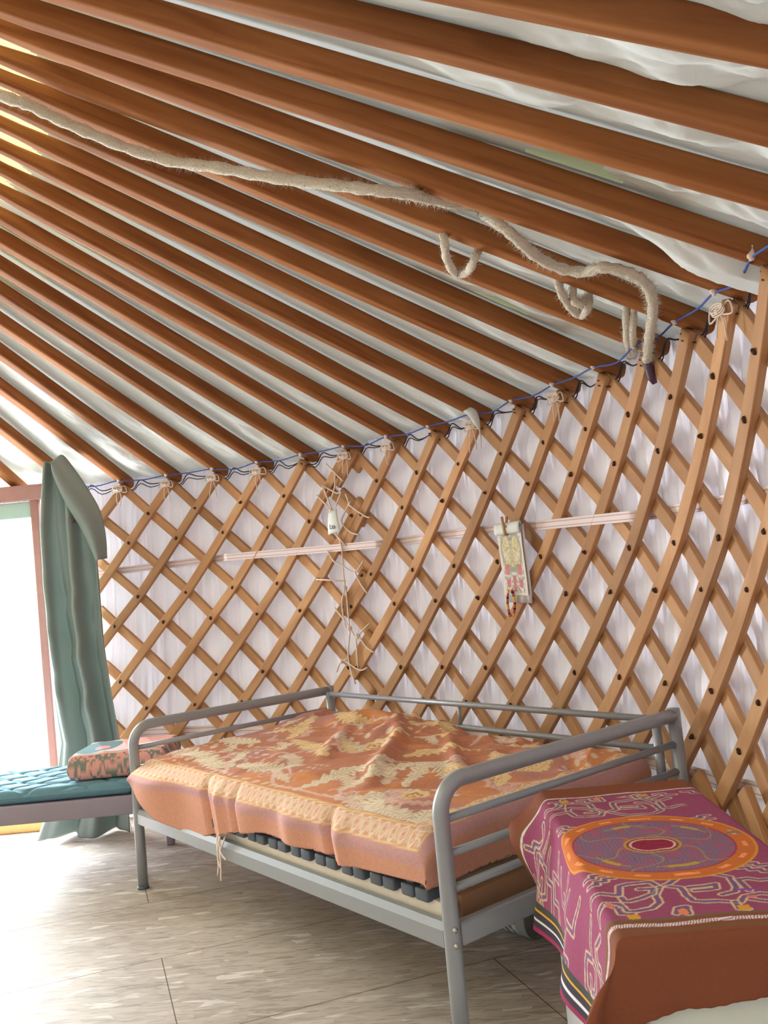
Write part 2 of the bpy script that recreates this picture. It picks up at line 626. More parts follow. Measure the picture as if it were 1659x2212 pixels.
# wall cloth with vertical creases
nk, nz_ = 1300, 60
K = np.linspace(-8.3, 14, nk)[:, None] + np.zeros((1, nz_))
Z = np.linspace(0.0, ZT + .14, nz_)[None, :] + np.zeros((nk, 1))
off = .056 + .016 * fbm(K * 3.0 + .5 * fbm(K * .7, Z * 2, 2, 5), Z * 1.1, 4, 1) * 2.6 + .011 * (vnoise(K * 9 + .8 * Z, Z * 1.3, 9) - .5) * 2 + .005 * (vnoise(K * 24 - Z, Z * 2.2, 4) - .5) * 2
off += .022 * sstep(ZT - .2, ZT + .1, Z)
kk_r = K[:, 0:1] - np.round(K[:, 0:1])
off += .05 * np.exp(-((kk_r + .08) / .26) ** 2) * sstep(ZT - .20, ZT + .0, Z)
off = np.maximum(off, .034)
P = Wn(K, Z, off)
wall = struct(mesh_obj('wall_back', P.reshape(-1, 3), grid_faces(nk, nz_), M['wallcloth'], loc=(0, 0, 0)), 'white creased cloth wall behind the lattice')

# the rest of the round wall, behind the camera
nk2 = 160
K = np.linspace(14, 69, nk2)[:, None] + np.zeros((1, 12))
Z = np.linspace(0.0, ZT + .14, 12)[None, :] + np.zeros((nk2, 1))
P = Wn(K, Z, .056)
struct(mesh_obj('wall_front', P.reshape(-1, 3), grid_faces(nk2, 12), M['rearcloth'], loc=(0, 0, 0)), 'white cloth wall on the near side of the tent')

# inner lining over the rafters
nk, nt_ = 1500, 150
K = np.linspace(-9.5, 22.5, nk)[:, None] + np.zeros((1, nt_))
T = np.linspace(-.05, .545, nt_)[None, :] + np.zeros((nk, 1))
edge = sstep(.49, .545, T)
frac = K - np.floor(K)
mid = np.sin(np.pi * frac) ** 2
low_ = 1 - sstep(.0, .30, T)
right = sstep(2, 12, K)
wr = fbm(K * 1.7 + T * 6, T * 9 - K * .35, 5, 3)
wr2 = 1 - np.abs(fbm(K * 2.6 + T * 14, T * 18 - K * .8, 3, 8)) * 4
off = .028 - .006 * mid
off = off - mid ** .7 * (.012 + .085 * low_ * (.30 + .70 * right)) * np.clip(wr * 2.4 + .40, 0, 1.3) - .020 * mid ** .5 * low_ * (.3 + .7 * right) * wr2
off = off + .010 * mid ** .5 * fbm(K * 6 + T * 20, T * 40 - K * 2, 3, 21)
off = off - .085 * np.exp(-((K - 7.62) / .30) ** 2 - (T / .045) ** 2) - .06 * np.exp(-((K - .72) / .25) ** 2 - ((T + .0) / .03) ** 2)
off = np.maximum(off, -.085)
def hole_edge(t, k0, k1, ta, tb):
    q = (t - ta) / (tb - ta)
    return k0 + (k1 - k0) * np.sin(np.pi * np.clip(q, 0, 1)) ** .8
HOLES = ((8.02, 8.34, .104, .176), (4.14, 4.44, .092, .158))
for k0, k1, ta, tb in HOLES:                     # let the cut edges fall on mesh lines
    for j in range(nt_):
        t_ = T[0, j]
        if ta < t_ < tb:
            K[np.argmin(np.abs(K[:, 0] - k0)), j] = k0
            i_ = np.argmin(np.abs(K[:, 0] - hole_edge(t_, k0, k1, ta, tb)))
            K[i_, j] = hole_edge(t_, k0, k1, ta, tb)
P = roofn(K, T, 0)
P[..., 2] += off + .01
F = grid_faces(nk, nt_)
# two small openings between lining sheets, and the scalloped upper edge
kc = (.25 * (K[:-1, :-1] + K[1:, :-1] + K[:-1, 1:] + K[1:, 1:])).ravel()
tcn = (T[:-1, :-1] + .5 * (T[0, 1] - T[0, 0])).ravel()
keep = np.ones(len(F), bool)
mp_ = np.sin(np.pi * (kc - np.floor(kc)))
keep &= ~(tcn > .505 + .028 * (1 - mp_ ** .6))
for k0, k1, ta, tb in HOLES:
    keep &= ~((tcn > ta) & (tcn < tb) & (kc > k0) & (kc < hole_edge(tcn, k0, k1, ta, tb)))
lining = struct(mesh_obj('ceiling', P.reshape(-1, 3), F[keep], M['lining'], loc=(0, 0, 0)), 'white cloth lining over the rafters')

# opaque felt added behind the two openings to keep the canvas glow out
for q_, (k0, k1, ta, tb) in enumerate(HOLES):
    Kp = np.linspace(k0 - .35, k1 + .45, 14)[:, None] + np.zeros((1, 12))
    Tp = np.linspace(ta - .05, tb + .05, 12)[None, :] + np.zeros((14, 1))
    Pp = roofn(Kp, Tp, .075)
    struct(mesh_obj('ceiling.00%d' % (3 + q_), Pp.reshape(-1, 3), grid_faces(14, 12), M['patch'], loc=(0, 0, 0)), 'yellowish felt added to dim a gap in the lining')

# outer canvas
nk, nt_ = 240, 40
K = np.linspace(-11, 73, nk)[:, None] + np.zeros((1, nt_))
T = np.linspace(-.07, .42, nt_)[None, :] + np.zeros((nk, 1))
P = roofn(K, T, .115)
struct(mesh_obj('ceiling.001', P.reshape(-1, 3), grid_faces(nk, nt_), M['canvas_pale'], loc=(0, 0, 0)), 'pale outer roof canvas above the lining')
T = np.linspace(.41, .82, nt_)[None, :] + np.zeros((nk, 1))
P = roofn(K, T, .118)
struct(mesh_obj('ceiling.002', P.reshape(-1, 3), grid_faces(nk, nt_), M['canvas'], loc=(0, 0, 0)), 'yellow cream roof canvas round the crown')

# door: lintel, jamb, valance, threshold, white post
db = MB().box((-2.75, 5.27, 1.972), (1.60, .10, .095), bev=.008)
door = struct(db.build('door_1', M['door_wood']), 'doorway with dark wood lintel')
MB().box((-2.80, 5.255, 1.872), (1.44, .03, .10), bev=.006).build('valance', M['sheer'], door)
jb = MB()
jb.sweep([(-2.085, 5.25, 1.93), (-2.075, 5.25, 1.0), (-2.06, 5.25, .0)], rprof(.05, .05, .008))
jb.build('jamb', M['door_wood'], door)
MB().sweep([(-2.0, 5.29, 1.93), (-1.985, 5.29, 1.0), (-1.97, 5.29, .0)], rprof(.055, .04, .008)).build('door_stop', M['white_paint'], door)
MB().box((-2.80, 5.23, .032), (1.50, .12, .064), bev=.008).build('threshold', M['sill'], door)

# ------------------------------------------------------------------ roof rafters
CR = .72
ordn = ['first', 'second', 'third', 'fourth', 'fifth', 'sixth', 'seventh', 'eighth', 'ninth', 'tenth', 'eleventh', 'twelfth', 'thirteenth', 'fourteenth', 'fifteenth']
rlabels = {-2: 'short length of rafter meeting the door lintel at the far left', -1: 'roof rafter that the green curtain hangs over',
           15: 'rafter fourth from the top right corner, its foot out of frame', 16: 'rafter third from the top right corner of the roof',
           17: 'second rafter from the top right corner, broad and orange brown', 18: 'topmost rafter crossing the top right corner'}
RAFT = list(range(-2, 19))
RJIT = {18: .14, 17: .06, 15: -.06, 14: .06}
def raft_axis(k, t):
    return Vector(roofn(np.array(float(k)), np.array(float(t)))) + Vector((0, 0, -.012))
for i in RAFT:
    k = i - 7 + RJIT.get(i, 0)
    r0 = float(rr(k, ZT))
    t1 = 1 - CR / r0
    out = outward(k)
    ts = [-.021, -.0195, -.014, 0, .02, .06] + list(np.linspace(.12, .495, 14)) + [.515, .54] + list(np.linspace(.57, t1, 6))
    pts = [raft_axis(k, t) for t in ts]
    sc = [.80, .92, 1, 1, 1, 1] + list(np.linspace(1.0, .92, 14)) + [.80, .62] + list(np.linspace(.58, .52, 6))
    jit = [Vector((0, 0, .004 * math.sin(3.3 * i + 9 * t))) for t in ts]
    pts = [p + j for p, j in zip(pts, jit)]
    b = MB()
    prof = rprof(.062, .066, .017, 3)
    b.sweep(pts, prof, ups=Vector((0, 0, 1)), scale=sc)
    lab = rlabels.get(i) or ('roof rafter, %s to the right of the green curtain' % ordn[i])
    o = b.build('roof_rafter', M['rafter'], loc=tuple(pts[2]))
    uv_along(o, len(prof), r0)
    tag(o, lab, 'rafter', 'roof rafters')

# crown ring where the rafters meet (above and left of the picture)
cb = MB()
cz = ZT + .08 + (ZC - ZT - .08) * (1 - CR / YR)
cb.tube([(YX + (CR - .03) * math.sin(a), YY + (CR - .03) * math.cos(a), cz + .04) for a in np.linspace(0, 2 * math.pi, 49)[:-1]], .06, 12, closed=True)
co = cb.build('crown_ring', M['rafter'], loc=(YX, YY, cz))
struct(co, 'round wooden crown at the top of the roof')

# ------------------------------------------------------------------ lattice walls
SW, STH = .052, .028
def jshift(k, side):
    s = float(sstep(-4.5, -2.2, k)) if side < 0 else 1 - float(sstep(-2.0, .3, k))
    return (-.10 if side < 0 else .10) * s

def slat_path(fam, idx, kmin, kmax, side, zlo=.03, zhi=ZT + .045):
    """helix of one slat: fam '/' leans left going down, '\\' leans right"""
    rows = np.linspace(-.30, 11.9, 62)
    pts, ups, meta = [], [], []
    for r in rows:
        z = ZT - r * DZ
        if z < zlo or z > zhi:
            continue
        s = sshift(max(r, 0))
        k = idx - 7 + s - r / 2 if fam == '/' else idx - 7 + s + r / 2
        if k < kmin or k > kmax:
            continue
        k2 = k + jshift(k, side)
        offr = -.0145 if fam == '/' else .0145
        pts.append(W(k2, z, offr))
        ups.append(outward(k2))
        meta.append((r, k2))
    return pts, ups, meta

KNOT_ROWS = (1, 2, 4, 5, 7, 8, 10)
def lattice(name, label, side, kmin, kmax):
    root = thing(name, label, 'lattice', tuple(W((max(kmin, -7) + min(kmax, 8)) / 2, 0.0, -.0)))
    prof = rprof(SW, STH, .0035, 2)
    for fam in ('\\', '/'):
        lo, hi = (int(math.floor(kmin)) + 7 - 1, int(math.ceil(kmax)) + 7 + 7)
        if fam == '\\':
            lo, hi = lo - 7, int(math.ceil(kmax)) + 7
        for idx in range(lo, hi + 1):
            pts, ups, meta = slat_path(fam, idx, kmin, kmax, side)
            if len(pts) < 3:
                continue
            b = MB()
            b.sweep(pts, prof, ups=ups)
            sl = b.build('slat', M['lattice'], root)
            uv_along(sl, len(prof), (pts[0] - pts[-1]).length)
            if fam == '/':
                for r in KNOT_ROWS:
                    s = sshift(r)
                    k = idx - 7 + s - r / 2
                    if k < kmin + .02 or k > min(kmax, 10.5) or r > 11:
                        continue
                    k2 = k + jshift(k, side)
                    z = ZT - r * DZ
                    c = W(k2, z, -.0145 - STH / 2 - .002)
                    kb = MB()
                    rad = random.uniform(.0075, .0105)
                    kb.ball(c, rad, (1, .7, 1.1), 7, 5)
                    a = random.uniform(0, 6)
                    kb.ball(c + Vector((.007 * math.cos(a), 0, .007 * math.sin(a))), rad * .75, (1, .8, 1), 6, 4)
                    kb.build('knot', M['leather'], sl)
    return root
lattice('lattice_panel', 'brown wooden lattice wall panel between green curtain and the laced joint', -1, -7.75, -1.72)
lattice('lattice_panel.001', 'brown wooden lattice wall panel right of the laced joint, behind the daybed', 1, -2.52, 12.0)

# feet of the next lattice section, low on the right
nx = thing('lattice_panel.002', 'short lattice slat ends standing low behind the embroidered cloth table', 'lattice', tuple(W(5.9, 0, 0)))
for k0, z0, k1, z1 in ((5.41, .51, 6.75, .10), (6.41, .52, 7.75, .10), (7.4, .52, 8.7, .10)):
    pts = [W(k0 + (k1 - k0) * t, z0 + (z1 - z0) * t, -.045) for t in np.linspace(0, 1, 8)]
    b = MB().sweep(pts, rprof(SW, STH, .004), ups=[outward(k0 + (k1 - k0) * t) for t in np.linspace(0, 1, 8)])
    s_ = b.build('slat', M['lattice'], nx)
    uv_along(s_, len(rprof(SW, STH, .004)), .6)
# ------------------------------------------------------------------ rope, cords, strings
def wall_pts(kz, off):
    return [W(k, z, off) for k, z in kz]

def fuzzy_rope(mb, pts, r, hairs=0, n=5):
    P = smooth_path(pts, n)
    sc = [1 + .13 * math.sin(i * 1.9) + random.uniform(-.05, .05) for i in range(len(P))]
    mb.tube(P, r, 9, scale=sc)
    for _ in range(hairs):
        i = random.randrange(len(P) - 1)
        p = P[i].lerp(P[i + 1], random.random())
        t = (P[i + 1] - P[i]).normalized()
        d = Vector((random.gauss(0, 1), random.gauss(0, 1), random.gauss(0, 1)))
        d = (d - t * d.dot(t)).normalized()
        l = random.uniform(.009, .022)
        a = p + d * r * .9
        e = a + d * l + t * random.uniform(-.012, .012)
        s = t.cross(d) * .0008
        mb.add([a + s, a - s, e], [(0, 1, 2)])
ROPE_A = [(-1.6, 2.12, 2.93), (-1.25, 2.24, 2.80), (-0.944, 2.313, 2.676), (-0.875, 2.328, 2.651), (-0.815, 2.368, 2.628), (-0.727, 2.41, 2.594), (-0.622, 2.448, 2.555), (-0.506, 2.458, 2.514), (-0.383, 2.431, 2.472), (-0.264, 2.414, 2.43), (-0.146, 2.391, 2.389), (-0.03, 2.356, 2.348), (0.07, 2.327, 2.312), (0.146, 2.344, 2.304), (0.207, 2.402, 2.311), (0.298, 2.534, 2.345), (0.36, 2.537, 2.333)]
LOOPS = [
  [(0.245, 2.65, 2.378), (0.26, 2.652, 2.323), (0.261, 2.616, 2.26), (0.274, 2.726, 2.249), (0.308, 2.819, 2.23), (0.342, 2.782, 2.221), (0.355, 2.678, 2.223), (0.381, 2.726, 2.276), (0.402, 2.708, 2.32)] ,
  [(0.617, 2.79, 2.239), (0.633, 2.794, 2.184), (0.633, 2.77, 2.12), (0.688, 2.879, 2.094), (0.725, 2.914, 2.079), (0.731, 2.837, 2.081), (0.748, 2.861, 2.139), (0.757, 2.816, 2.189)] ,
  [(0.662, 2.781, 2.224), (0.678, 2.803, 2.167), (0.68, 2.802, 2.101), (0.705, 2.815, 2.092), (0.743, 2.876, 2.14), (0.748, 2.822, 2.192)] ,
  [(0.857, 2.849, 2.151), (0.875, 2.9, 2.092), (0.896, 3.0, 2.018), (1.023, 3.409, 2.037)] ,
  [(0.882, 2.833, 2.143), (0.898, 2.892, 2.084), (0.912, 2.989, 2.013), (1.033, 3.403, 2.035)] ,
]
ROPE_B = [(0.374, 2.553, 2.317), (0.416, 2.466, 2.234), (0.461, 2.477, 2.193), (0.525, 2.555, 2.168), (0.599, 2.596, 2.14), (0.663, 2.581, 2.117), (0.702, 2.517, 2.104), (0.758, 2.504, 2.084), (0.809, 2.524, 2.065), (0.855, 2.586, 2.047), (0.903, 2.716, 2.027), (0.942, 2.883, 2.004), (0.979, 3.044, 1.981), (0.998, 3.136, 1.952)]
LEAVES = [
  (0.035, [(0.047, 0.145), (0.276, 0.204), (0.639, 0.145), (0.515, 0.321)]),
  (0.035, [(0.717, 0.186), (0.892, 0.208), (0.994, 0.287)]),
  (0.03, [(1.247, 0.039), (1.243, 0.145), (1.279, 0.278), (1.33, 0.384), (1.352, 0.517)]),
  (0.035, [(1.474, 0.137), (1.648, 0.019), (1.791, -0.044), (1.915, -0.058), (1.953, -0.007)]),
  (0.06, [(1.681, 0.082), (1.651, 0.207), (1.717, 0.266)]),
  (0.028, [(1.422, 0.175), (1.411, 0.351), (1.473, 0.5), (1.514, 0.642)]),
  (0.04, [(0.986, 0.678), (1.035, 0.76)]),
  (0.04, [(1.168, 0.882), (1.204, 0.939)]),
  (0.04, [(0.793, 1.044), (0.88, 1.163)]),
  (0.03, [(1.305, 0.944), (1.273, 1.051), (1.376, 1.056)]),
  (0.04, [(0.093, 0.413), (0.307, 0.488)]),
  (0.035, [(0.332, 0.672), (0.226, 0.874)]),
  (0.035, [(0.549, 0.545), (0.758, 0.49), (0.976, 0.409)]),
  (0.03, [(0.793, 0.607), (1.01, 0.564), (1.065, 0.639)]),
  (0.03, [(1.572, 0.331), (1.504, 0.517), (1.725, 0.418)]),
  (0.03, [(-0.057, 0.321), (-0.081, 0.43)]),
  (0.03, [(-0.028, 1.046), (0.126, 1.174), (0.483, 1.105)]),
  (0.025, [(1.29, 0.569), (1.361, 0.692), (1.495, 0.802)]),
  (0.03, [(1.986, -0.01), (1.91, 0.098), (1.871, 0.186)]),
]
CURLS = [
  [(1.061, 0.119), (1.066, 0.138), (0.987, 0.175), (0.977, 0.136), (1.083, 0.054), (1.226, -0.023), (1.349, -0.051), (1.464, -0.033), (1.426, 0.042)],
  [(1.4, 0.059), (1.475, -0.026), (1.605, -0.078), (1.621, -0.039), (1.529, 0.052), (1.409, 0.112), (1.388, 0.086)],
  [(0.588, 0.028), (0.708, -0.011), (0.731, 0.036), (0.6, 0.124)],
  [(0.798, 0.14), (0.75, 0.294), (0.905, 0.284)],
  [(1.997, -0.028), (2.008, 0.004), (1.934, 0.059), (1.94, 0.021)],
  [(0.705, 0.67), (0.776, 0.548), (1.012, 0.428), (1.084, 0.464)],
  [(1.331, 0.767), (1.32, 0.903), (1.421, 0.903)],
]
MAZE = [
  [(-0.005, 0.218), (0.032, 0.216), (0.05, 0.205), (0.06, 0.203), (0.069, 0.245), (0.086, 0.252), (0.128, 0.254), (0.138, 0.225), (0.156, 0.236), (0.187, 0.271), (0.23, 0.268), (0.25, 0.248), (0.245, 0.197), (0.236, 0.178), (0.211, 0.169)],
  [(0.138, 0.225), (0.121, 0.189), (0.119, 0.155), (0.101, 0.133), (0.073, 0.126), (0.057, 0.126), (0.051, 0.163), (0.027, 0.169), (-0.004, 0.135)],
  [(0.1, 0.223), (0.125, 0.221), (0.118, 0.197), (0.094, 0.181), (0.072, 0.172), (0.063, 0.174), (0.061, 0.189)],
  [(0.154, 0.225), (0.173, 0.214), (0.172, 0.178), (0.176, 0.15), (0.212, 0.135), (0.229, 0.131), (0.245, 0.155), (0.274, 0.162), (0.294, 0.151)],
  [(0.185, 0.211), (0.215, 0.219), (0.21, 0.198), (0.192, 0.195)],
  [(0.261, 0.179), (0.259, 0.231), (0.278, 0.234), (0.296, 0.222), (0.321, 0.223)],
  [(0.031, 0.161), (0.046, 0.144), (0.045, 0.119), (0.063, 0.115), (0.062, 0.09)],
  [(0.133, 0.101), (0.142, 0.124), (0.157, 0.127), (0.152, 0.096)],
  [(0.221, 0.133), (0.217, 0.102), (0.23, 0.099)],
  [(0.249, 0.14), (0.262, 0.131), (0.282, 0.12)],
]

rope = thing('hemp_rope', 'thick hairy pale rope hung in loops through the roof rafters', 'rope', (.2, 2.5, 2.3))
rb = MB()
fuzzy_rope(rb, ROPE_A, .0165, 3000)
rb.build('rope_span', M['hemp'], rope)
rb = MB()
fuzzy_rope(rb, ROPE_B, .0165, 1800)
rb.build('rope_swag', M['hemp'], rope)
for l in LOOPS:
    rb = MB()
    fuzzy_rope(rb, l, .0135, 300)
    rb.build('rope_loop', M['hemp'], rope)
tb = MB()
e0 = Vector(ROPE_B[-1])
tb.tube([e0 + Vector((-.001, 0, .03)), e0 + Vector((.004, .0, -.01)), e0 + Vector((.012, .0, -.06)), e0 + Vector((.02, 0, -.085))], .0175, 10, scale=[1, 1.05, 1, .5])
tb.build('tape_end', M['purple_tape'], rope)

HEADS = list(range(0, 17))
# blue cord under the rafter feet
bl = MB()
pts = []
for i in range(-1, 17):
    k = i - 7
    pts.append(W(k, ZT + .050, -.056))
    pts.append(W(k + .5, ZT + .040 + .010 * math.sin(i * 2.1), -.045))
bl.tube(smooth_path(pts, 4), .0036, 7)
blue = bl.build('blue_cord', M['blue_cord'])
tag(blue, 'thin blue cord threaded along the feet of the roof rafters', 'cord')
for i in range(0, 17):
    k = i - 7
    c = W(k + .02, ZT + .058, -.058)
    cb_ = MB()
    cb_.tube([c + Vector((0, 0, -.016)), c + Vector((0.002, 0, .022))], .0085, 8, scale=[.8, 1.1])
    cb_.ball(c + Vector((0, 0, -.004)), .012, (1, .9, .8))
    cb_.build('white_loop', M['white_string'], blue)
# black cord lashing rafter ends together
bc = MB()
pts = []
for i in range(-1, 17):
    k = i - 7
    pts += [W(k - .22, ZT + .020, .020), W(k - .05, ZT + .012 + .01 * math.sin(i), -.03), W(k + .14, ZT - .004, .02), W(k + .3, ZT + .052, .03), W(k + .5, ZT + .022 + .012 * math.sin(i * 1.7), .03)]
bc.tube(smooth_path(pts, 4), .0032, 6)
bc.tube(smooth_path([p + Vector((0, 0, .012 * math.sin(j * 1.3) - .012)) for j, p in enumerate(pts)], 3), .0028, 6)
bk = bc.build('black_cord', M['black_cord'])
tag(bk, 'thin black cord lashing the rafter feet to the lattice tops', 'cord')

# bows of white string on some lattice heads
bow_heads = {0: 'first head right of the curtain', 1: 'second head right of the curtain', 2: 'third head right of the curtain', 3: 'fourth head right of the curtain',
             5: 'head at the laced joint', 6: 'head just right of the laced joint', 8: 'head under the hanging corner of lining', 10: 'head two places left of the rope end', 14: 'head at the right edge of the photo'}
for i, wh in bow_heads.items():
    k = i - 7
    rnd = random.Random(i * 7 + 3)
    b = MB()
    c = W(k - .03, ZT - .004, -.044)
    o_ = outward(k)
    sd = Vector((o_.y, -o_.x, 0))
    for q in range(3):
        b.tube([c + sd * (.032 * math.cos(a)) + Vector((0, 0, .012 * math.sin(a) + .006 * q)) - o_ * (.004 + .003 * q) for a in np.linspace(0, 2 * math.pi, 14)], .0028, 6)
    for s_ in (-1, 1):
        w_ = rnd.uniform(.03, .05)
        b.tube(smooth_path([c, c + sd * s_ * w_ + Vector((0, 0, .02)), c + sd * s_ * (w_ + .012) + Vector((0, 0, -.02)), c + sd * s_ * .012 + Vector((0, 0, -.01)), c], 5), .0028, 6)
        L_ = rnd.uniform(.06, .13)
        b.tube(smooth_path([c, c + sd * s_ * .016 + Vector((0, 0, -L_ * .4)), c + sd * s_ * rnd.uniform(.0, .03) + Vector((0, 0, -L_))], 6), .0028, 6)
    b.ball(c - o_ * .006, .010)
    t = b.build('string_bow', M['white_string'])
    tag(t, 'white string bow tied on the lattice, ' + wh, 'string', 'white string bows on lattice heads')

# knotted corner of the lining hanging down
def cloth_tail(k, z1, label, s):
    b = MB()
    top = [W(k - .16, ZT + .085, -.065), W(k + .10, ZT + .05, -.070), W(k + .20, ZT - .02, -.07), W(k + .19, z1, -.06), W(k + .16, z1 - .07, -.06)]
    P_ = smooth_path(top, 8)
    n_ = len(P_)
    sc = []
    for j in range(n_):
        t = j / (n_ - 1)
        sc.append((.2 + 2.6 * math.sin(math.pi * min(1, t * 1.7)) ** 1.2 * (1 - t) + .35 * (1 - abs(2 * t - 1))) * s)
    b.tube(P_, .016, 12, scale=sc)
    o = b.build('cloth_tail', M['lining'])
    return tag(o, label, 'cloth')
cloth_tail(1.02, 1.90, 'white gathered cloth corner hanging from the lining above the lattice centre', .62)

# webbing belts round the wall
def belt(name, label, zs, offs, width, ks):
    K_ = np.array(ks)
    kk = np.linspace(K_[0], K_[-1], 420)
    zz = np.interp(kk, K_, zs)
    of = np.interp(kk, [q[0] for q in offs], [q[1] for q in offs])
    nv = 13
    vs, cs = [], []
    for j in range(nv):
        d = (j / (nv - 1) - .5)
        vs.append(Wn(kk, zz + d * width, of + .002))
        line = abs(abs(d) - .27) < .05
        cs.append(np.tile(srgb3(196, 152, 158) if line else srgb3(240, 226, 226), (len(kk), 1)))
    V = np.stack(vs, 1).reshape(-1, 3)
    Cc = np.stack(cs, 1).reshape(-1, 3)
    o = mesh_obj(name, V, grid_faces(len(kk), nv), M['vweb'], cols=Cc)
    sol = o.modifiers.new('thickness', 'SOLIDIFY')
    sol.thickness = .0025
    return tag(o, label, 'strap')
belt('webbing_belt', 'pale pink striped webbing belt running at chest height around the lattice wall',
     [1.458, 1.472, 1.476, 1.468, 1.456, 1.450, 1.456, 1.446, 1.432, 1.420, 1.408, 1.408, 1.404, 1.404],
     [(-8, .030), (-5.15, .030), (-4.95, -.032), (-1.55, -.032), (-1.42, .030), (1.95, .030), (2.1, -.032), (4.25, -.032), (4.45, .030), (12, .030)],
     .042, [-8, -5.9, -5, -3.9, -2.4, -1.5, -.2, 1.3, 2.1, 3.3, 4.3, 5.5, 7.1, 12])
belt('webbing_belt.001', 'pink edged webbing belt low on the wall behind the daybed',
     [.481, .465, .455, .46, .476, .506, .52], [(-8, .030), (12, .030)], .05, [-8, -5.8, -2, 2, 5.4, 6.5, 12])

# white lacing at the lattice joint
lace_kz = [[(-2.49, 1.932), (-2.31, 1.874), (-2.15, 1.82)], [(-2.31, 1.874), (-2.35, 1.802), (-2.46, 1.733)], [(-2.62, 1.819), (-2.49, 1.681), (-2.46, 1.662)], [(-2.6, 1.813), (-2.34, 1.762), (-2.23, 1.76), (-2.39, 1.686)], [(-2.78, 1.767), (-2.62, 1.713), (-2.51, 1.672)], [(-2.13, 1.749), (-2.09, 1.687), (-2.28, 1.603), (-2.12, 1.537), (-1.92, 1.513)], [(-2.09, 1.687), (-1.77, 1.615), (-1.64, 1.598)], [(-2.09, 1.687), (-2.02, 1.702)], [(-2.47, 1.662), (-2.49, 1.571), (-2.35, 1.475), (-2.35, 1.331), (-2.34, 1.227)], [(-2.39, 1.515), (-2.25, 1.464)], [(-2.66, 1.444), (-2.54, 1.383), (-2.38, 1.358), (-2.09, 1.312), (-1.87, 1.37)], [(-2.09, 1.312), (-1.98, 1.245), (-1.85, 1.191)], [(-2.97, 1.292), (-2.32, 1.268)], [(-2.34, 1.227), (-2.43, 1.152), (-2.41, 1.048), (-2.37, 1.009)], [(-2.32, 1.227), (-2.31, 1.124), (-2.3, 1.008)], [(-2.6, 1.124), (-2.41, 1.054), (-2.29, 1.008)], [(-2.29, 1.008), (-2.15, 0.948), (-2.09, 0.972), (-1.84, 1.027)], [(-2.12, 0.968), (-1.95, 0.903), (-1.77, 0.869)], [(-2.17, 0.956), (-2.15, 0.792)], [(-2.29, 0.995), (-2.36, 0.844), (-2.23, 0.705)], [(-2.64, 0.77), (-2.5, 0.832), (-2.23, 0.793), (-2.08, 0.777), (-1.95, 0.791)], [(-2.5, 0.832), (-2.36, 0.844)]]
lb = MB()
for s in lace_kz:
    P_ = wall_pts(s, -.036)
    if len(P_) > 2:
        P_ = smooth_path(P_, 5)
    lb.tube(P_, .0045, 7)
for kz in ((-2.48, 1.665), (-2.34, 1.228), (-2.29, 1.005), (-2.12, .962), (-2.6, 1.80), (-2.5, .83)):
    lb.ball(W(*kz, -.038), .013, (1.1, .7, 1.1))
lc = lb.build('lacing_cord', M['white_string'])
tag(lc, 'white cord laced in zigzags down the joint of the lattice panels', 'cord')

# small label tag caught in the lacing
tg = thing('paper_tag', 'small white handwritten tag hanging in the lacing cord', 'tag', tuple(W(-2.45, 1.55, -.045)))
tbm = MB()
nU, nV = 7, 9
vs = []
for iu in range(nU):
    for iv in range(nV):
        a, b_ = iu / (nU - 1), iv / (nV - 1)
        wd = .060 + .035 * b_
        p = W(-2.43, 1.665 - .125 * b_, -.047 - .008 * math.sin(3 * b_))
        o_ = outward(-2.43)
        sd = Vector((o_.y, -o_.x, 0))
        vs.append(p + sd * ((a - .5) * wd) - o_ * (.006 * math.sin(a * math.pi)) + Vector((0, 0, .012 * (a - .5))))
tbm.add(vs, [tuple(f) for f in grid_faces(nU, nV)])
tp = tbm.build('tag_card', M['white_paint'], tg)
tp.modifiers.new('thickness', 'SOLIDIFY').thickness = .001
fc = bpy.data.curves.new('lettering', 'FONT')
fc.body = 'Lta'
fc.size = .036
fc.extrude = .0004
fc.align_x = 'CENTER'
ftmp = bpy.data.objects.new('lettering_curve', fc)
COL.objects.link(ftmp)
bpy.context.view_layer.update()
fme = bpy.data.meshes.new_from_object(ftmp.evaluated_get(bpy.context.evaluated_depsgraph_get()))
bpy.data.objects.remove(ftmp)
bpy.data.curves.remove(fc)
fme.materials.clear()
fme.materials.append(M['black_cord'])
o_ = outward(-2.43)
sd = Vector((o_.y, -o_.x, 0))
fmx = Matrix((sd, Vector((0, 0, 1)), -o_)).transposed()
fpos = W(-2.43, 1.563, -.0640)
fv = [fpos + fmx @ v.co for v in fme.vertices]
mesh_obj('lettering', fv, [tuple(q.vertices) for q in fme.polygons], M['black_cord'], tg, smooth=False)

# picture card with beads, clothes peg
ck = 1.66
o_ = outward(ck)
sd = Vector((o_.y, -o_.x, 0))
cc = W(ck, 1.285, -.075)
pc = thing('picture_card', 'white ornamented picture card with bead string pegged to the belt', 'picture', tuple(W(ck, 1.12, -.075)))
def card_pt(x, y, d=0):
    """x right, y up from the card centre, metres"""
    ang = math.radians(-3.5)
    x2, y2 = x * math.cos(ang) - y * math.sin(ang), x * math.sin(ang) + y * math.cos(ang)
    return cc + sd * x2 + Vector((0, 0, y2)) - o_ * (d + .10 * x * x + .012 * math.sin(9 * y))
nU, nV = 80, 150
cw, ch = .155, .315
X, Y_ = np.meshgrid(np.linspace(-.5, .5, nU), np.linspace(-.5, .5, nV), indexing='ij')
cols = np.tile(srgb3(236, 230, 224), (nU * nV, 1))
x, y = X.ravel() * 1.0, Y_.ravel()
def paint(mask, c, a=1.0):
    cols[mask] = cols[mask] * (1 - a) + srgb3(*c) * a
ax_ = np.abs(x)
paint((ax_ < .42) & (y < .36) & (y > -.46) & (vnoise(ax_ * 26, y * 34, 3) > .62), (150, 150, 150), .7)
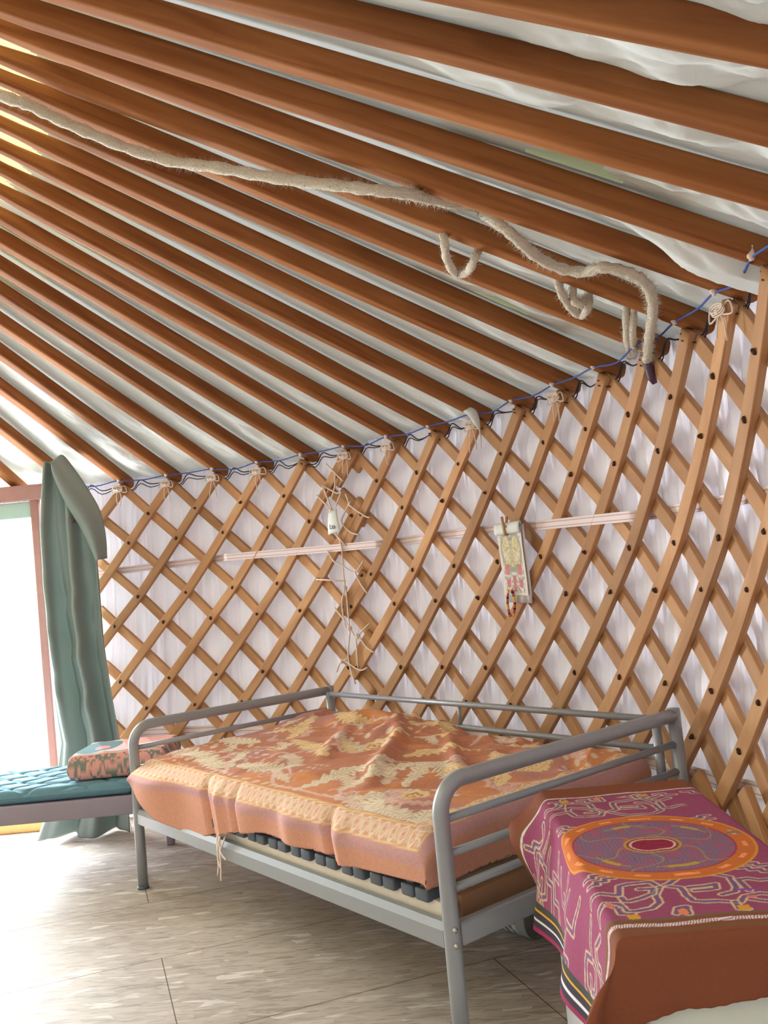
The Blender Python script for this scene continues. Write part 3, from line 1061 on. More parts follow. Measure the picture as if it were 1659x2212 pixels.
wv = np.abs(np.hypot((ax_ - .2) * 1.0, (y - .15) * .8) - .2)
paint((wv < .03), (178, 172, 150), .8)
paint((np.hypot(ax_ - .2, (y - .15) * .8) < .16) & (vnoise(ax_ * 20, y * 22, 8) > .5), (226, 206, 128), .8)
paint((ax_ < .09) & (y < .3) & (y > -.12), (214, 206, 168), .8)
paint((ax_ < .10) & (np.abs(y + .12) < .035), (158, 186, 140), .9)
paint((ax_ < .06) & (y < -.22) & (y > -.44), (214, 126, 130), .9)
paint((ax_ > .17) & (ax_ < .36) & (y < -.05) & (y > -.20), (218, 136, 138), .9)
paint((ax_ > .17) & (ax_ < .34) & (y < -.26) & (y > -.38), (214, 130, 136), .9)
paint((ax_ < .36) & (y < .34) & (y > -.45) & (np.abs(np.sin(ax_ * 60 + 3 * np.sin(y * 40))) < .16) & (vnoise(ax_ * 9, y * 9, 5) > .5), (118, 112, 122), .8)
V = [card_pt(a * cw, b_ * ch) for a, b_ in zip(X.ravel(), Y_.ravel())]
co_ = mesh_obj('card', V, grid_faces(nU, nV), M['vpaper'], pc, cols=cols)
co_.modifiers.new('thickness', 'SOLIDIFY').thickness = .0012
sv = MB()
vs = [card_pt(a * .170 + .004, b_ * .36 - .012, -.010) for a in np.linspace(-.5, .5, 9) for b_ in np.linspace(-.5, .5, 9)]
sv.add(vs, [tuple(f) for f in grid_faces(9, 9)])
M['sleeve'] = plain('thin_clear_sleeve', srgb(214, 208, 212), .25)
so = sv.build('sleeve', M['sleeve'], pc)
so.modifiers.new('thickness', 'SOLIDIFY').thickness = .0006
bd = MB()
bcols = [srgb3(226, 178, 60), srgb3(116, 62, 104), srgb3(206, 110, 60), srgb3(60, 40, 70), srgb3(196, 96, 90), srgb3(232, 196, 90)]
loop = [card_pt(-.035 + .0 * t - .012 * math.sin(math.pi * t), -.135 - .115 * t, .014) for t in np.linspace(0, 1, 15)]
loop += [card_pt(-.022 + .012 * t, -.255 + .008 * math.sin(3 * t), .014) for t in np.linspace(.2, .8, 3)]
loop += [card_pt(-.012 + .012 * math.sin(math.pi * t), -.25 + .115 * t, .014) for t in np.linspace(0, 1, 15)]
for j, p in enumerate(loop):
    bd.ball(p, random.uniform(.0055, .0075), (1, 1, 1.05), 8, 6, col=bcols[(j * 5 + j // 3) % 6])
bd.build('bead_string', M['vpaper'], pc)
tb_ = MB()
tb_.tube([card_pt(-.13 * .5, .135, .004), card_pt(0, .120, .012), card_pt(.075, .132, .004)], .006, 6)
cp = thing('clothes_peg', 'small wooden clothes peg gripping the picture card on the belt', 'peg', tuple(card_pt(-.012, .12, .01)))
for d, q in ((.020, 0), (.006, 1)):
    MB().sweep([card_pt(-.014 + .006 * q, .205, d + (.006 if q == 0 else -.006)), card_pt(-.012 + .005 * q, .16, d), card_pt(-.008 + .003 * q, .118, d - .004 * (1 - q))], rprof(.012, .009, .002), ups=[-o_] * 3).build('peg_leg', M['peg'], cp)
MB().tube([card_pt(-.022, .158, .015), card_pt(.004, .158, .015)], .005, 8).build('spring', M['steel'], cp)
# folded top flap of the card
fl = MB()
vs = [card_pt(a * .165 + .0, .150 + .022 * math.sin(b_ * math.pi) + .012 * b_ + .03 * a * .4, .006 + .010 * math.cos(b_ * 3)) for a in np.linspace(-.5, .5, 12) for b_ in np.linspace(-.9, 1, 9)]
fl.add(vs, [tuple(f) for f in grid_faces(12, 9)])
fo_ = fl.build('card_flap', M['white_paint'], pc)
fo_.modifiers.new('thickness', 'SOLIDIFY').thickness = .001

# ------------------------------------------------------------------ green blanket curtain
zc_ = [2.10, 2.03, 1.89, 1.73, 1.44, 1.05, .73, .52, .27, .10, .012]
xl = [-1.90, -1.92, -1.947, -1.965, -1.962, -1.948, -1.929, -1.905, -1.955, -2.02, -2.055]
xr = [-1.80, -1.74, -1.66, -1.645, -1.632, -1.620, -1.588, -1.565, -1.545, -1.540, -1.540]
nu_, nv_ = 130, 170
zz = np.linspace(2.10, .012, nv_)[None, :]
uu = np.linspace(0, 1, nu_)[:, None]
L_ = np.interp(-zz, -np.array(zc_), xl)
R_ = np.interp(-zz, -np.array(zc_), xr)
XX = L_ + (R_ - L_) * uu
amp = .035 + .03 * sstep(2.0, 1.2, zz)
ph = 2 * np.pi * (2.1 * uu + .07 * np.sin(1.7 * zz + .6) + .10 * (1.6 - zz) * (uu - .3))
YY_ = 4.985 - amp * np.sin(ph) - .022 * np.sin(2.1 * ph + 1.3 + 2 * zz)
# swags: hanging U folds
for (u0, z0, wd, dp) in ((.40, 1.22, .24, .016), (.42, .95, .30, .020), (.38, .66, .30, .022)):
    cur = zz - z0 - 1.6 * (uu - u0) ** 2 * 1.2
    YY_ = YY_ - dp * np.exp(-(cur / .05) ** 2) * np.exp(-((uu - u0) / wd) ** 2)
    YY_ = YY_ + dp * .8 * np.exp(-((cur - .10) / .06) ** 2) * np.exp(-((uu - u0) / wd) ** 2)
YY_ = YY_ - .05 * sstep(.25, .0, zz) * (1 - .4 * uu)
V = np.stack([XX, YY_, zz + 0 * XX + .012 * np.sin(9 * uu) * sstep(.2, 0, zz)], -1).reshape(-1, 3)
V[:, 2] = np.maximum(V[:, 2], .006)
cu = thing('curtain', 'sage green blanket hung as a door curtain beside the lattice', 'curtain', (-1.76, 4.98, 0))
dr = mesh_obj('drape', V, grid_faces(nu_, nv_), M['curtain'], cu)
dr.modifiers.new('thickness', 'SOLIDIFY').thickness = .006
# turned-over corner
fp = [(-1.838, 2.10), (-1.79, 2.13), (-1.735, 2.06), (-1.66, 1.93), (-1.600, 1.80), (-1.578, 1.66), (-1.580, 1.52)]
fq = [(-1.840, 2.08), (-1.838, 2.02), (-1.80, 1.90), (-1.755, 1.80), (-1.705, 1.70), (-1.665, 1.60), (-1.632, 1.505)]
nf = 40
A_ = smooth_path([Vector((x_, 0, z_)) for x_, z_ in fp], 8)
B_ = smooth_path([Vector((x_, 0, z_)) for x_, z_ in fq], 8)
vs = []
for a_, b_ in zip(A_, B_):
    for j in range(16):
        t = j / 15
        p = b_.lerp(a_, t)
        vs.append((p.x, 4.905 - .028 * math.sin(math.pi * t) + .04 * t * t + .010 * math.sin(7 * t + 5 * p.z), p.z))
fm = mesh_obj('turned_flap', vs, grid_faces(len(A_), 16), M['curtain'], cu)
fm.modifiers.new('thickness', 'SOLIDIFY').thickness = .007
MB().ball((-1.733, 4.888, 1.742), .011, (1, .5, 1), 10, 6).build('button', M['leather'], cu)

# ------------------------------------------------------------------ bench by the door
bn = thing('low_bench', 'low mauve grey slatted bench in front of the doorway', 'bench', (-2.05, 4.4, 0))
BX0, BX1, BY0, BY1 = -2.95, -1.236, 4.10, 4.70
MB().box(((BX0 + BX1) / 2, BY0 + .015, .340), (BX1 - BX0, .03, .085), bev=.005).build('front_rail', M['bench'], bn)
MB().box(((BX0 + BX1) / 2, BY1 - .015, .340), (BX1 - BX0, .03, .085), bev=.005).build('back_rail', M['bench'], bn)
for x_ in (BX0 + .015, BX1 - .015):
    MB().box((x_, (BY0 + BY1) / 2, .340), (.03, BY1 - BY0 - .062, .085), bev=.005).build('end_rail', M['bench'], bn)
for j in range(8):
    y_ = BY0 + .07 + j * (BY1 - BY0 - .14) / 7
    MB().box(((BX0 + BX1) / 2, y_, .372), (BX1 - BX0 - .07, .05, .016), bev=.003).build('slat', M['bench'], bn)
for x_ in (BX0 + .06, BX1 - .019):
    for y_ in (BY0 + .022, BY1 - .05):
        MB().box((x_, y_, .15), (.036, .04, .30), bev=.005).build('leg', M['bench'], bn)

def super_slab(cx, cy, z0, sx, sy, h, nx, ny, edge, fn=None):
    """soft slab with rounded edges: closed quad mesh; fn(x, y) lifts the top"""
    xs = np.linspace(-1, 1, nx)[:, None] + np.zeros((1, ny))
    ys = np.linspace(-1, 1, ny)[None, :] + np.zeros((nx, 1))
    def prof(t, half):
        d = (1 - np.abs(t)) * half
        return np.sqrt(np.clip(1 - (1 - np.clip(d / edge, 0, 1)) ** 2, 0, 1))
    e = prof(xs, sx / 2) * prof(ys, sy / 2)
    wx, wy = cx + xs * sx / 2, cy + ys * sy / 2
    zt_ = z0 + h * (.5 + .5 * e)
    if fn is not None:
        zt_ = zt_ + fn(wx, wy) * e
    zb = z0 + h * .5 * (1 - e)
    top = np.stack([wx, wy, zt_], -1).reshape(-1, 3)
    bot = np.stack([wx, wy, zb], -1).reshape(-1, 3)
    f = grid_faces(nx, ny)
    f2 = f[:, ::-1] + nx * ny
    return np.concatenate([top, bot]), np.concatenate([f, f2])

def quilt(x_, y_):
    q = 0
    for d, s_ in ((1, 0), (-1, .6)):
        c_ = (x_ * 1.0 + d * (y_ * 1.7 + .05 * np.sin(x_ * 13 + s_))) / .24 + s_
        q = q - .012 * np.exp(-((c_ - np.round(c_)) / .10) ** 2)
    return q + .006 * fbm(x_ * 8, y_ * 8, 3, 2)
V, F_ = super_slab(-2.11, 4.40, .385, 1.68, .585, .062, 260, 110, .035, quilt)
fu = mesh_obj('futon_pad', V, F_, M['futon'])
tag(fu, 'thin teal quilted mattress pad lying on the low bench', 'mattress pad')

V, F_ = super_slab(0, 0, 0, .46, .40, .105, 240, 180, .022, lambda x_, y_: .018 * np.cos(x_ * 3.2) * np.cos(y_ * 3.6) - .004 * np.abs(np.sin(x_ * 26 + y_ * 9)))
n2 = len(V) // 2
xx, yy, zz_ = V[:, 0], V[:, 1], V[:, 2]
cols = np.tile(srgb3(224, 162, 154), (len(V), 1))
pat = fbm(xx * 70 + 9, (yy + zz_ * 1.3) * 70, 2, 4)
side = (np.abs(xx) > .215) | (np.abs(yy) > .185) | (np.arange(len(V)) >= n2)
cols[side & (pat > .0)] = srgb3(124, 134, 124)
cols[side & (np.abs(pat) < .015)] = srgb3(204, 142, 132)
teal = (~side) & (((xx + .14) / .12) ** 2 + ((yy - .01) / .16) ** 2 < 1)
cols[teal] = srgb3(72, 106, 108)
cols[(~side) & (((xx + .10) / .035) ** 2 + ((yy + .04) / .05) ** 2 < 1)] = srgb3(220, 122, 118)
cols[(~side) & (np.abs(yy + .165) < .010)] = srgb3(84, 110, 104)
an = math.radians(3)
V2 = np.stack([-1.375 + xx * math.cos(an) - yy * math.sin(an), 4.395 + xx * math.sin(an) + yy * math.cos(an), zz_ + .450], -1)
cu2 = mesh_obj('seat_cushion', V2, F_, M['vcloth'], cols=cols)
tag(cu2, 'pink and green patterned box cushion lying on the teal mattress pad', 'cushion')

# ------------------------------------------------------------------ daybed
BO = Vector((-1.2133, 3.9894, 0))
YAW = -.899427
BU = Vector((math.cos(YAW), math.sin(YAW), 0))
BV = Vector((-math.sin(YAW), math.cos(YAW), 0))
BZ = Vector((0, 0, 1))
BL_, BW_, BT_ = 2.07, 1.0752, .7066
def B(u, v, z):
    return BO + BU * u + BV * v + BZ * z
AX = (BU, BV, BZ)
bed = thing('daybed', 'grey tubular metal daybed standing against the lattice wall', 'daybed', tuple(B(BL_ / 2, BW_ / 2, 0)))
RT = .0225
for ui, u_ in enumerate((0.0, BL_)):
    rb_ = .085
    pth = [B(u_, 0, 0), B(u_, 0, .2), B(u_, 0, .45), B(u_, 0, BT_ - rb_ - .03), B(u_, 0, BT_ - rb_)]
    pth += [B(u_, rb_ - rb_ * math.cos(a), BT_ - rb_ + rb_ * math.sin(a)) for a in np.linspace(.12, math.pi / 2, 12)]
    pth += [B(u_, v_, BT_) for v_ in np.linspace(.12, BW_ - .012, 9)]
    fr = MB().tube(pth, RT, 16).build('end_frame', M['steel'], bed)
    MB().tube([B(u_, BW_, 0), B(u_, BW_, BT_ + .022)], RT, 16).build('rear_post', M['steel'], fr)
    for z_ in (.612, .522, .432):
        MB().tube([B(u_, .018, z_), B(u_, BW_ - .018, z_)], .0115, 12).build('crossbar', M['steel'], fr)
    MB().box(B(u_, BW_ / 2, .316), (.028, BW_ - .045, .062), AX, .006).build('end_rail', M['steel'], fr)
    ft = MB()
    for v_ in (0, BW_):
        ft.tube([B(u_, v_, 0), B(u_, v_, .012)], RT + .0025, 14)
    ft.build('foot_caps', M['cap'], fr)
    if ui:
        for z_ in (.338, .298):
            d_ = (BU * .75 - BV * .25).normalized()
            c_ = B(u_, 0, z_) + d_ * RT
            MB().tube([c_ - d_ * .002, c_ + d_ * .003], .0075, 12).build('screw', M['screw'], fr)
for v_, nm in ((0.0, 'front_rail'), (BW_, 'back_rail')):
    MB().sweep([B(.02, v_, .316), B(BL_ - .02, v_, .316)], [(-.014, -.031), (.014, -.031), (.014, .012), (.004, .031), (-.014, .031)] if v_ == 0 else rprof(.028, .062, .005), ups=BZ).build(nm, M['steel'], bed, smooth=False)
gd_ = MB()
for z_ in (.695, .597):
    gd_.tube([B(.055, BW_ - .035, z_), B(BL_ - .06, BW_ - .035, z_)], .0125, 12)
gd_.tube([B(1.03, BW_ - .035, .597), B(1.03, BW_ - .035, .695)], .009, 10)
for u_ in (.045, BL_ - .05):
    gd_.tube([B(u_, BW_ - .035, .345), B(u_, BW_ - .035, .705)], .0165, 12)
gd_.build('back_guard', M['steel'], bed)
gb = MB()

# slatted base
sb = thing('slatted_base', 'birch slatted bed base with dark rubber slat caps in the daybed', 'bed base', tuple(B(BL_ / 2, BW_ / 2, .30)))
MB().box(B(BL_ / 2, .040, .348), (BL_ - .09, .026, .060), AX, .003).build('side_rail', M['birch'], sb)
MB().box(B(BL_ / 2, BW_ - .055, .348), (BL_ - .09, .026, .060), AX, .003).build('side_rail', M['birch'], sb)
for u_ in (.058, BL_ - .058):
    MB().box(B(u_, BW_ / 2, .352), (.03, BW_ - .16, .068), AX, .003).build('end_rail', M['brownwood'], sb)
us = []
u_ = .13
while u_ < BL_ - .12:
    us += [u_, u_ + .062]
    u_ += .146
for u_ in us:
    sl = MB().box(B(u_, BW_ / 2, .392), (.046, BW_ - .13, .010), AX, .002).build('base_slat', M['birch'], sb)
    for v_ in (.040, BW_ - .065):
        cb_ = MB().box(B(u_, v_, .391), (.054, .064, .036), AX, .007)
        cb_.box(B(u_, v_, .409), (.034, .040, .012), AX, .005)
        cb_.build('slat_cap', M['cap'], sl)

# mattress
V = MB().box(B(BL_ / 2 - .018, BW_ / 2 + .01, .472), (BL_ - .17, BW_ - .17, .122), AX, .03)
mt = V.build('mattress', M['beige'])
tag(mt, 'beige mattress mostly hidden beneath the rust bedspread', 'mattress')

# bedspread ---------------------------------------------------------
U0, U1, V0, V1 = .045, 1.992, .005, 1.020
def fold(a, L, r=.045):
    """a: arc length measured from the outer plane; returns (distance in from the plane, drop)"""
    q = r * math.pi / 2
    ang = np.clip((q - a) / r, 0, math.pi / 2)
    pos = np.where(a >= q, r + (a - q), r * (1 - np.sin(ang)))
    drop = np.where(a >= q, 0, r * (1 - np.cos(ang)))
    extra = np.maximum(0, -a)
    return pos, drop + extra
ns, nt2 = 460, 290
QR = .045 * math.pi / 2
S = np.linspace(0, 1, ns)[:, None]
Tt = np.linspace(0, 1, nt2)[None, :]
ulen = U1 - U0 + 2 * (QR - .045)
# arc coordinates
s_lo = -.02
s_hi = ulen + .105
sa = s_lo + (s_hi - s_lo) * S
vlen = V1 - V0 + 2 * (QR - .045)
upos = np.clip(sa, 0, ulen)
frontdrop = np.interp(sa, [-.02, .03, .12, .25, .45, .8, 1.2, 1.6, 1.9, 2.1], [.0, .025, .085, .150, .190, .172, .118, .085, .072, .07])
t_lo = -frontdrop
t_hi = vlen + .05 - .0 * sa
ta = t_lo + (t_hi - t_lo) * Tt
sa = sa + 0 * ta
# right hem rises towards the back
s_right = ulen + np.interp(ta, [-.1, .08, .22, .5, 1.0], [.21, .20, .135, .075, .05])
sa = s_lo + (s_right - s_lo) * S
pl, dl = fold(sa, ulen)
pr, dr_ = fold(ulen - sa, ulen)
uu = np.where(sa < ulen / 2, U0 + pl, U1 - pr)
pf, df = fold(ta, vlen)
pb, dbk = fold(vlen - ta, vlen)
vv = np.where(ta < vlen / 2, V0 + pf, V1 - pb)
dU = np.where(sa < ulen / 2, dl, dr_)
dV = np.where(ta < vlen / 2, df, dbk)
ztop = .572 + .020 * np.sin(np.pi * np.clip(uu / 2.05, 0, 1)) * np.sin(np.pi * np.clip(vv / 1.05, 0, 1))
ztop = ztop + .045 * sstep(.55, 1.0, vv) * (1 - sstep(.9, 1.35, uu)) + .012 * sstep(.4, .0, uu) * sstep(.2, .6, vv)
ztop = ztop - .014 * sstep(.25, .0, vv)
# wrinkles
rid = lambda n_: 1 - 2 * np.abs(n_)
ca, sa_ = math.cos(math.radians(38)), math.sin(math.radians(38))
p1, p2 = uu * ca + vv * sa_, -uu * sa_ + vv * ca
inn = sstep(.0, .15, vv) * sstep(0, .15, uu) * sstep(2.05, 1.85, uu)
wrk = .016 * (rid(fbm(p1 * 1.6, p2 * 6.5, 3, 31) * 1.6) - .6) + .020 * fbm(uu * 3, vv * 3.4, 3, 12)
wrk = wrk + .024 * sstep(.5, .95, vv) * (rid(fbm(uu * 4.2 + vv * 2, vv * 5 - uu, 3, 44) * 1.9) - .6)
wrk = wrk + .022 * sstep(.9, 1.5, uu) * (rid(fbm(p1 * 1.2 + 4, p2 * 8, 2, 61) * 1.8) - .55) * sstep(.1, .35, vv)
def crease(u0, v0, u1, v1, w, h):
    d = np.array([u1 - u0, v1 - v0])
    L2 = d @ d
    t = np.clip(((uu - u0) * d[0] + (vv - v0) * d[1]) / L2, 0, 1)
    dist = np.hypot(uu - u0 - t * d[0], vv - v0 - t * d[1])
    return h * np.exp(-(dist / w) ** 2) * np.sin(np.pi * (.12 + .76 * t))
wrk = wrk + crease(1.45, .22, .95, .78, .035, .034) + crease(1.70, .42, 1.15, .86, .03, .026) + crease(.98, .35, .55, .80, .035, .022)
wrk = wrk + crease(.30, .80, .75, 1.0, .05, .030) + crease(.85, .72, .80, 1.02, .04, .034) + crease(1.2, .55, .72, .95, .03, .02)
z = ztop + wrk * inn - np.hypot(dU, dV)
z = np.maximum(z, .426 - .112 * sstep(.3, .05, vv) * sstep(1.15, .45, uu))
# front face: hangs a little proud at the left end, with a few deep vertical creases
hang = np.clip(df, 0, .2)
fb_ = sstep(.01, .06, hang)
uu2 = uu + .0
vout = np.zeros_like(uu)
vout += -.052 * sstep(.55, .0, uu) * fb_ - .018 * fb_
vout += .010 * fb_ * np.sin(uu * 13 + 2 * np.sin(uu * 5)) * sstep(0, .08, hang)
for u0, w_, h_ in ((.68, .022, .028), (.80, .03, -.020), (.92, .02, .020), (1.52, .022, .030), (1.60, .03, -.016), (1.22, .05, .010), (.3, .08, -.012)):
    vout += h_ * np.exp(-((uu - u0 - .25 * hang) / w_) ** 2) * (.35 * sstep(.22, .02, vv) + .65 * fb_)
vv = vv + vout
rb2 = sstep(.0, .06, np.where(sa > ulen / 2, dr_, 0))
uu2 = uu2 + rb2 * (.008 * np.sin(vv * 16 + 1) + .004) 
z += -.35 * np.abs(vout) * fb_ * .2
P = np.array(BO)[None, None, :] + uu2[..., None] * np.array(BU) + vv[..., None] * np.array(BV) + z[..., None] * np.array(BZ)
# woven pattern, in sheet coordinates
su = (sa + U0).ravel()
sv_ = (ta + V0).ravel()
N_ = len(su)
RUST, MAUVE, ORNG = srgb3(188, 120, 92), srgb3(180, 124, 118), srgb3(212, 136, 82)
CREAM, LIL, PINK, GOLD = srgb3(226, 212, 186), srgb3(194, 150, 152), srgb3(222, 182, 170), srgb3(234, 196, 134)
def mixc(c, m, col):
    return c * (1 - m[:, None]) + col[None, :] * m[:, None]
c = np.tile(RUST, (N_, 1))
c = mixc(c, sstep(-.02, .10, fbm(su * 2.6, sv_ * 2.6, 3, 71)) * .85, MAUVE)
c = mixc(c, sstep(.05, .16, fbm(su * 3.1 + 5, sv_ * 3.3, 3, 77)) * .8, ORNG)
def poly_dist(path):
    P_ = np.array(path, float)
    best = np.full(N_, 9.0)
    arc = np.zeros(N_)
    sgn = np.zeros(N_)
    acc = 0
    for i in range(len(P_) - 1):
        d = P_[i + 1] - P_[i]
        L2 = d @ d + 1e-12
        t = np.clip(((su - P_[i, 0]) * d[0] + (sv_ - P_[i, 1]) * d[1]) / L2, 0, 1)
        ex, ey = su - P_[i, 0] - t * d[0], sv_ - P_[i, 1] - t * d[1]
        dd = np.hypot(ex, ey)
        m = dd < best
        best[m] = dd[m]
        arc[m] = acc + t[m] * math.sqrt(L2)
        sgn[m] = np.sign(d[0] * ey[m] - d[1] * ex[m])
        acc += math.sqrt(L2)
    return best, arc, sgn, acc
def curve2(pts):
    return [(p.x, p.y) for p in smooth_path([Vector((a, b_, 0)) for a, b_ in pts], 6)]
jn = fbm(su * 40, sv_ * 40, 2, 15) * .014
_rr = random.Random(4)
rnd_leaves = []
for _ in range(34):
    u0_, v0_, an0 = _rr.uniform(.1, 1.85), _rr.uniform(.13, 1.0), _rr.uniform(0, 6.28)
    L0, cv = _rr.uniform(.10, .22), _rr.uniform(-5, 5)
    rnd_leaves.append((_rr.uniform(.014, .022), [(u0_ + L0 * t * math.cos(an0 + cv * t * .3), v0_ + L0 * t * math.sin(an0 + cv * t * .3)) for t in (0, .33, .66, 1)]))
extra = rnd_leaves + [(.030, [(.35, .92), (.55, .86), (.72, .93)]), (.03, [(1.55, .78), (1.70, .66), (1.78, .80)]), (.028, [(1.45, .90), (1.62, .95), (1.75, .90)]), (.03, [(.18, .60), (.35, .72), (.42, .58)]), (.028, [(.95, .9), (1.05, .98), (1.16, .9)]), (.026, [(1.60, .5), (1.75, .58), (1.84, .5)])]
for wl, pts in [(w, p) for w, p in LEAVES] + extra:
    pp = [(max(-.0, a), max(.105, b_) if b_ < 1 else b_) for a, b_ in pts]
    d, a, sg, Lc = poly_dist(curve2(pp))
    per = .034
    wl = wl * 1.35
    lob = 1 - ((a / per + .35 * sg - .9 * d / wl) % 1)
    wid = wl * (.48 + .58 * lob) * (.40 + .75 * np.sin(np.pi * np.clip((a + .015) / (Lc + .03), 0, 1)))
    inside = sstep(.004, -.002, d + jn - wid)
    c = mixc(c, sstep(.010, .004, np.abs(d + jn - wid)) * .45, MAUVE * .8)
    if wl < .031:
        c = mixc(c, inside * .75, PINK if len(pts) == 4 and int(pts[0][0] * 100) % 2 else CREAM)
        c = mixc(c, inside * sstep(.5, .2, np.abs(np.sin(np.pi * (a / .02 - d / wl)))) * .5, MAUVE)
        continue
    gold = 1.0 if (pp[0][0] > 1.0 and pp[0][1] > .45) or (pp[0][1] > .5 and wl > .036) else 0.0
    c = mixc(c, inside * .92, CREAM * (1 - .75 * gold) + GOLD * .75 * gold)
    vein = sstep(.36, .12, np.abs(np.sin(np.pi * (a / per + .35 * sg - .9 * d / wl) * 2))) * sstep(.1, .3, d / wl)
    c = mixc(c, inside * vein * .9, srgb3(160, 112, 84))
    c = mixc(c, inside * sstep(.0026, .0012, d) * .5, MAUVE)
for pts in CURLS + [[(.45, .62), (.52, .70), (.46, .76), (.40, .69)], [(1.75, .30), (1.82, .38), (1.76, .46), (1.70, .38), (1.75, .34)]]:
    pp = [(a, max(.108, b_ + .06)) for a, b_ in pts]
    d, a, sg, Lc = poly_dist(curve2(pp))
    w_ = .0065 * (.6 + .6 * np.sin(np.pi * np.clip(a / Lc, 0, 1)))
    c = mixc(c, sstep(.002, -.001, d - w_) * .85, PINK)
    c = mixc(c, sstep(.003, .0, np.abs(d - w_ - .008)) * .4, LIL)
for (u0, v0, r_) in ((1.50, .150, .040), (.96, .145, .026), (1.00, .64, .05), (1.19, .87, .05), (.83, .97, .06), (1.72, .24, .05), (.60, .42, .045)):
    q, an_ = np.hypot(su - u0, sv_ - v0), np.arctan2(sv_ - v0, su - u0)
    pet = r_ * (.72 + .28 * np.abs(np.cos(3 * an_)))
    c = mixc(c, sstep(.003, -.003, q - pet) * .85, PINK if r_ < .045 else GOLD)
    c = mixc(c, sstep(.003, -.0, np.abs(q - pet * .55) - .003) * .8, srgb3(168, 96, 72))
    c = mixc(c, sstep(.002, -.002, q - .2 * r_) * .8, srgb3(150, 84, 70))
# scattered small leaves in the ground
sm = np.abs(np.sin(su * 61 + 6 * vnoise(su * 5, sv_ * 5, 3))) * np.abs(np.sin(sv_ * 57 + 5 * vnoise(su * 6, sv_ * 6, 8)))
c = mixc(c, sstep(.66, .80, sm) * sstep(.02, .08, fbm(su * 3, sv_ * 3, 2, 41)) * .7, CREAM)
c = mixc(c, sstep(.0, .02, .012 - np.abs(fbm(su * 7, sv_ * 7, 2, 51))) * .35, LIL)
# borders: distance from the front edge fold and from the right edge fold
ef = sv_ - V0 + .012
er = (ulen - sa.ravel()) - .030
el = sa.ravel() - .03
ebk = (vlen - ta.ravel()) - .02
e = np.minimum(np.minimum(ef, er), np.minimum(el + .1, ebk + .06))
along = np.where(ef <= er, su, sv_)
plainb = srgb3(202, 142, 120)
c = np.where((e < .084)[:, None], plainb[None, :], c)
band = (e > .018) & (e < .068)
x_ = (along / .044) % 1 - .5
y_ = (e - .043) / .025
egg = np.hypot(x_ / .34, y_ / .95)
cb2 = mixc(np.tile(srgb3(204, 150, 126), (N_, 1)), sstep(.25, .1, np.abs(egg - .9)) * .75, CREAM)
cb2 = mixc(cb2, sstep(.18, .06, np.abs(egg - .42)) * .55, srgb3(222, 196, 170))
cb2 = mixc(cb2, sstep(.2, .1, egg) * .7, srgb3(184, 104, 80))
cb2 = mixc(cb2, ((np.abs(x_) > .42) & (np.abs(y_) < .75)).astype(float) * .5, CREAM)
c = np.where(band[:, None], cb2, c)
for e0 in (.015, .071, .077):
    c = mixc(c, sstep(.0030, .0012, np.abs(e - e0)), GOLD * .95)
lil = sstep(.004, -.002, np.abs(e + .004) - .016)
c = mixc(c, lil * (.72 + .28 * vnoise(su * 260, sv_ * 260, 2)), srgb3(188, 140, 144))
c = mixc(c, sstep(.3, .75, vnoise(su * 300, sv_ * 300, 6)) * .10, CREAM)
fr_ = sstep(.010, .002, (s_right - sa).ravel())
c = mixc(c, fr_ * .6, CREAM)
bs = mesh_obj('bedspread', P.reshape(-1, 3), grid_faces(ns, nt2), M['vcloth'], cols=c)
sol = bs.modifiers.new('thickness', 'SOLIDIFY')
sol.thickness = .004
sol.offset = 1
tag(bs, 'rust and cream woven bedspread with leaf scrolls covering the daybed', 'bedspread')

# little strings hanging over the front rail
st = MB()
for du, ln, sw in ((0, .13, .006), (.012, .10, -.008), (.02, .145, .004), (.05, .06, -.02)):
    st.tube(smooth_path([B(.80 + du, -.005, .385), B(.80 + du, -.022, .352), B(.80 + du + sw, -.026, .352 - ln * .6), B(.80 + du - sw, -.026, .352 - ln)], 6), .0034, 6)
so_ = st.build('mattress_strings', M['white_string'])
tag(so_, 'pale pink strings dangling over the front rail of the daybed', 'string')

# rolled rug beneath the bed
rg = thing('rolled_rug', 'rolled grey and white striped rug lying under the daybed', 'rug', (.37, 3.08, 0))
r0 = .072
ax0 = Vector((.392, 3.075, r0))
dirn = (-BU).normalized()
sdn = dirn.cross(BZ).normalized()
nA, nL = 40, 90
vs, cs = [], []
for j in range(nL):
    for i in range(nA):
        a = 2 * math.pi * i / nA
        p = ax0 + dirn * (j / (nL - 1) * .75) + (sdn * math.cos(a) + BZ * math.sin(a)) * r0
        vs.append(p)
        stp = (j * .75 / nL + .018 * math.sin(a * 2)) / .030
        cs.append(srgb3(200, 202, 200) if (stp % 1) < .5 else srgb3(110, 116, 120))
        if j < 6:
            cs[-1] = srgb3(150, 154, 150)
fs = [(j * nA + i, j * nA + (i + 1) % nA, (j + 1) * nA + (i + 1) % nA, (j + 1) * nA + i) for j in range(nL - 1) for i in range(nA)]
mesh_obj('rug_roll', vs, fs, M['vcloth'], rg, cols=np.array(cs))
vs, cs = [], []
nR = 44
for j in range(nR):
    for i in range(nA):
        a = 2 * math.pi * i / nA
        rad = r0 * j / (nR - 1) + .0
        tr = (j / (nR - 1) * 11 + i / nA)
        d_ = .003 * math.sin(2 * math.pi * tr)
        vs.append(ax0 - dirn * (.001 + d_) + (sdn * math.cos(a) + BZ * math.sin(a)) * rad)
        cs.append(srgb3(146, 150, 142) * (.75 + .25 * math.sin(2 * math.pi * tr)))
fs = [(j * nA + i, j * nA + (i + 1) % nA, (j + 1) * nA + (i + 1) % nA, (j + 1) * nA + i) for j in range(nR - 1) for i in range(nA)]
mesh_obj('spiral_end', vs, fs, M['vcloth'], rg, cols=np.array(cs))

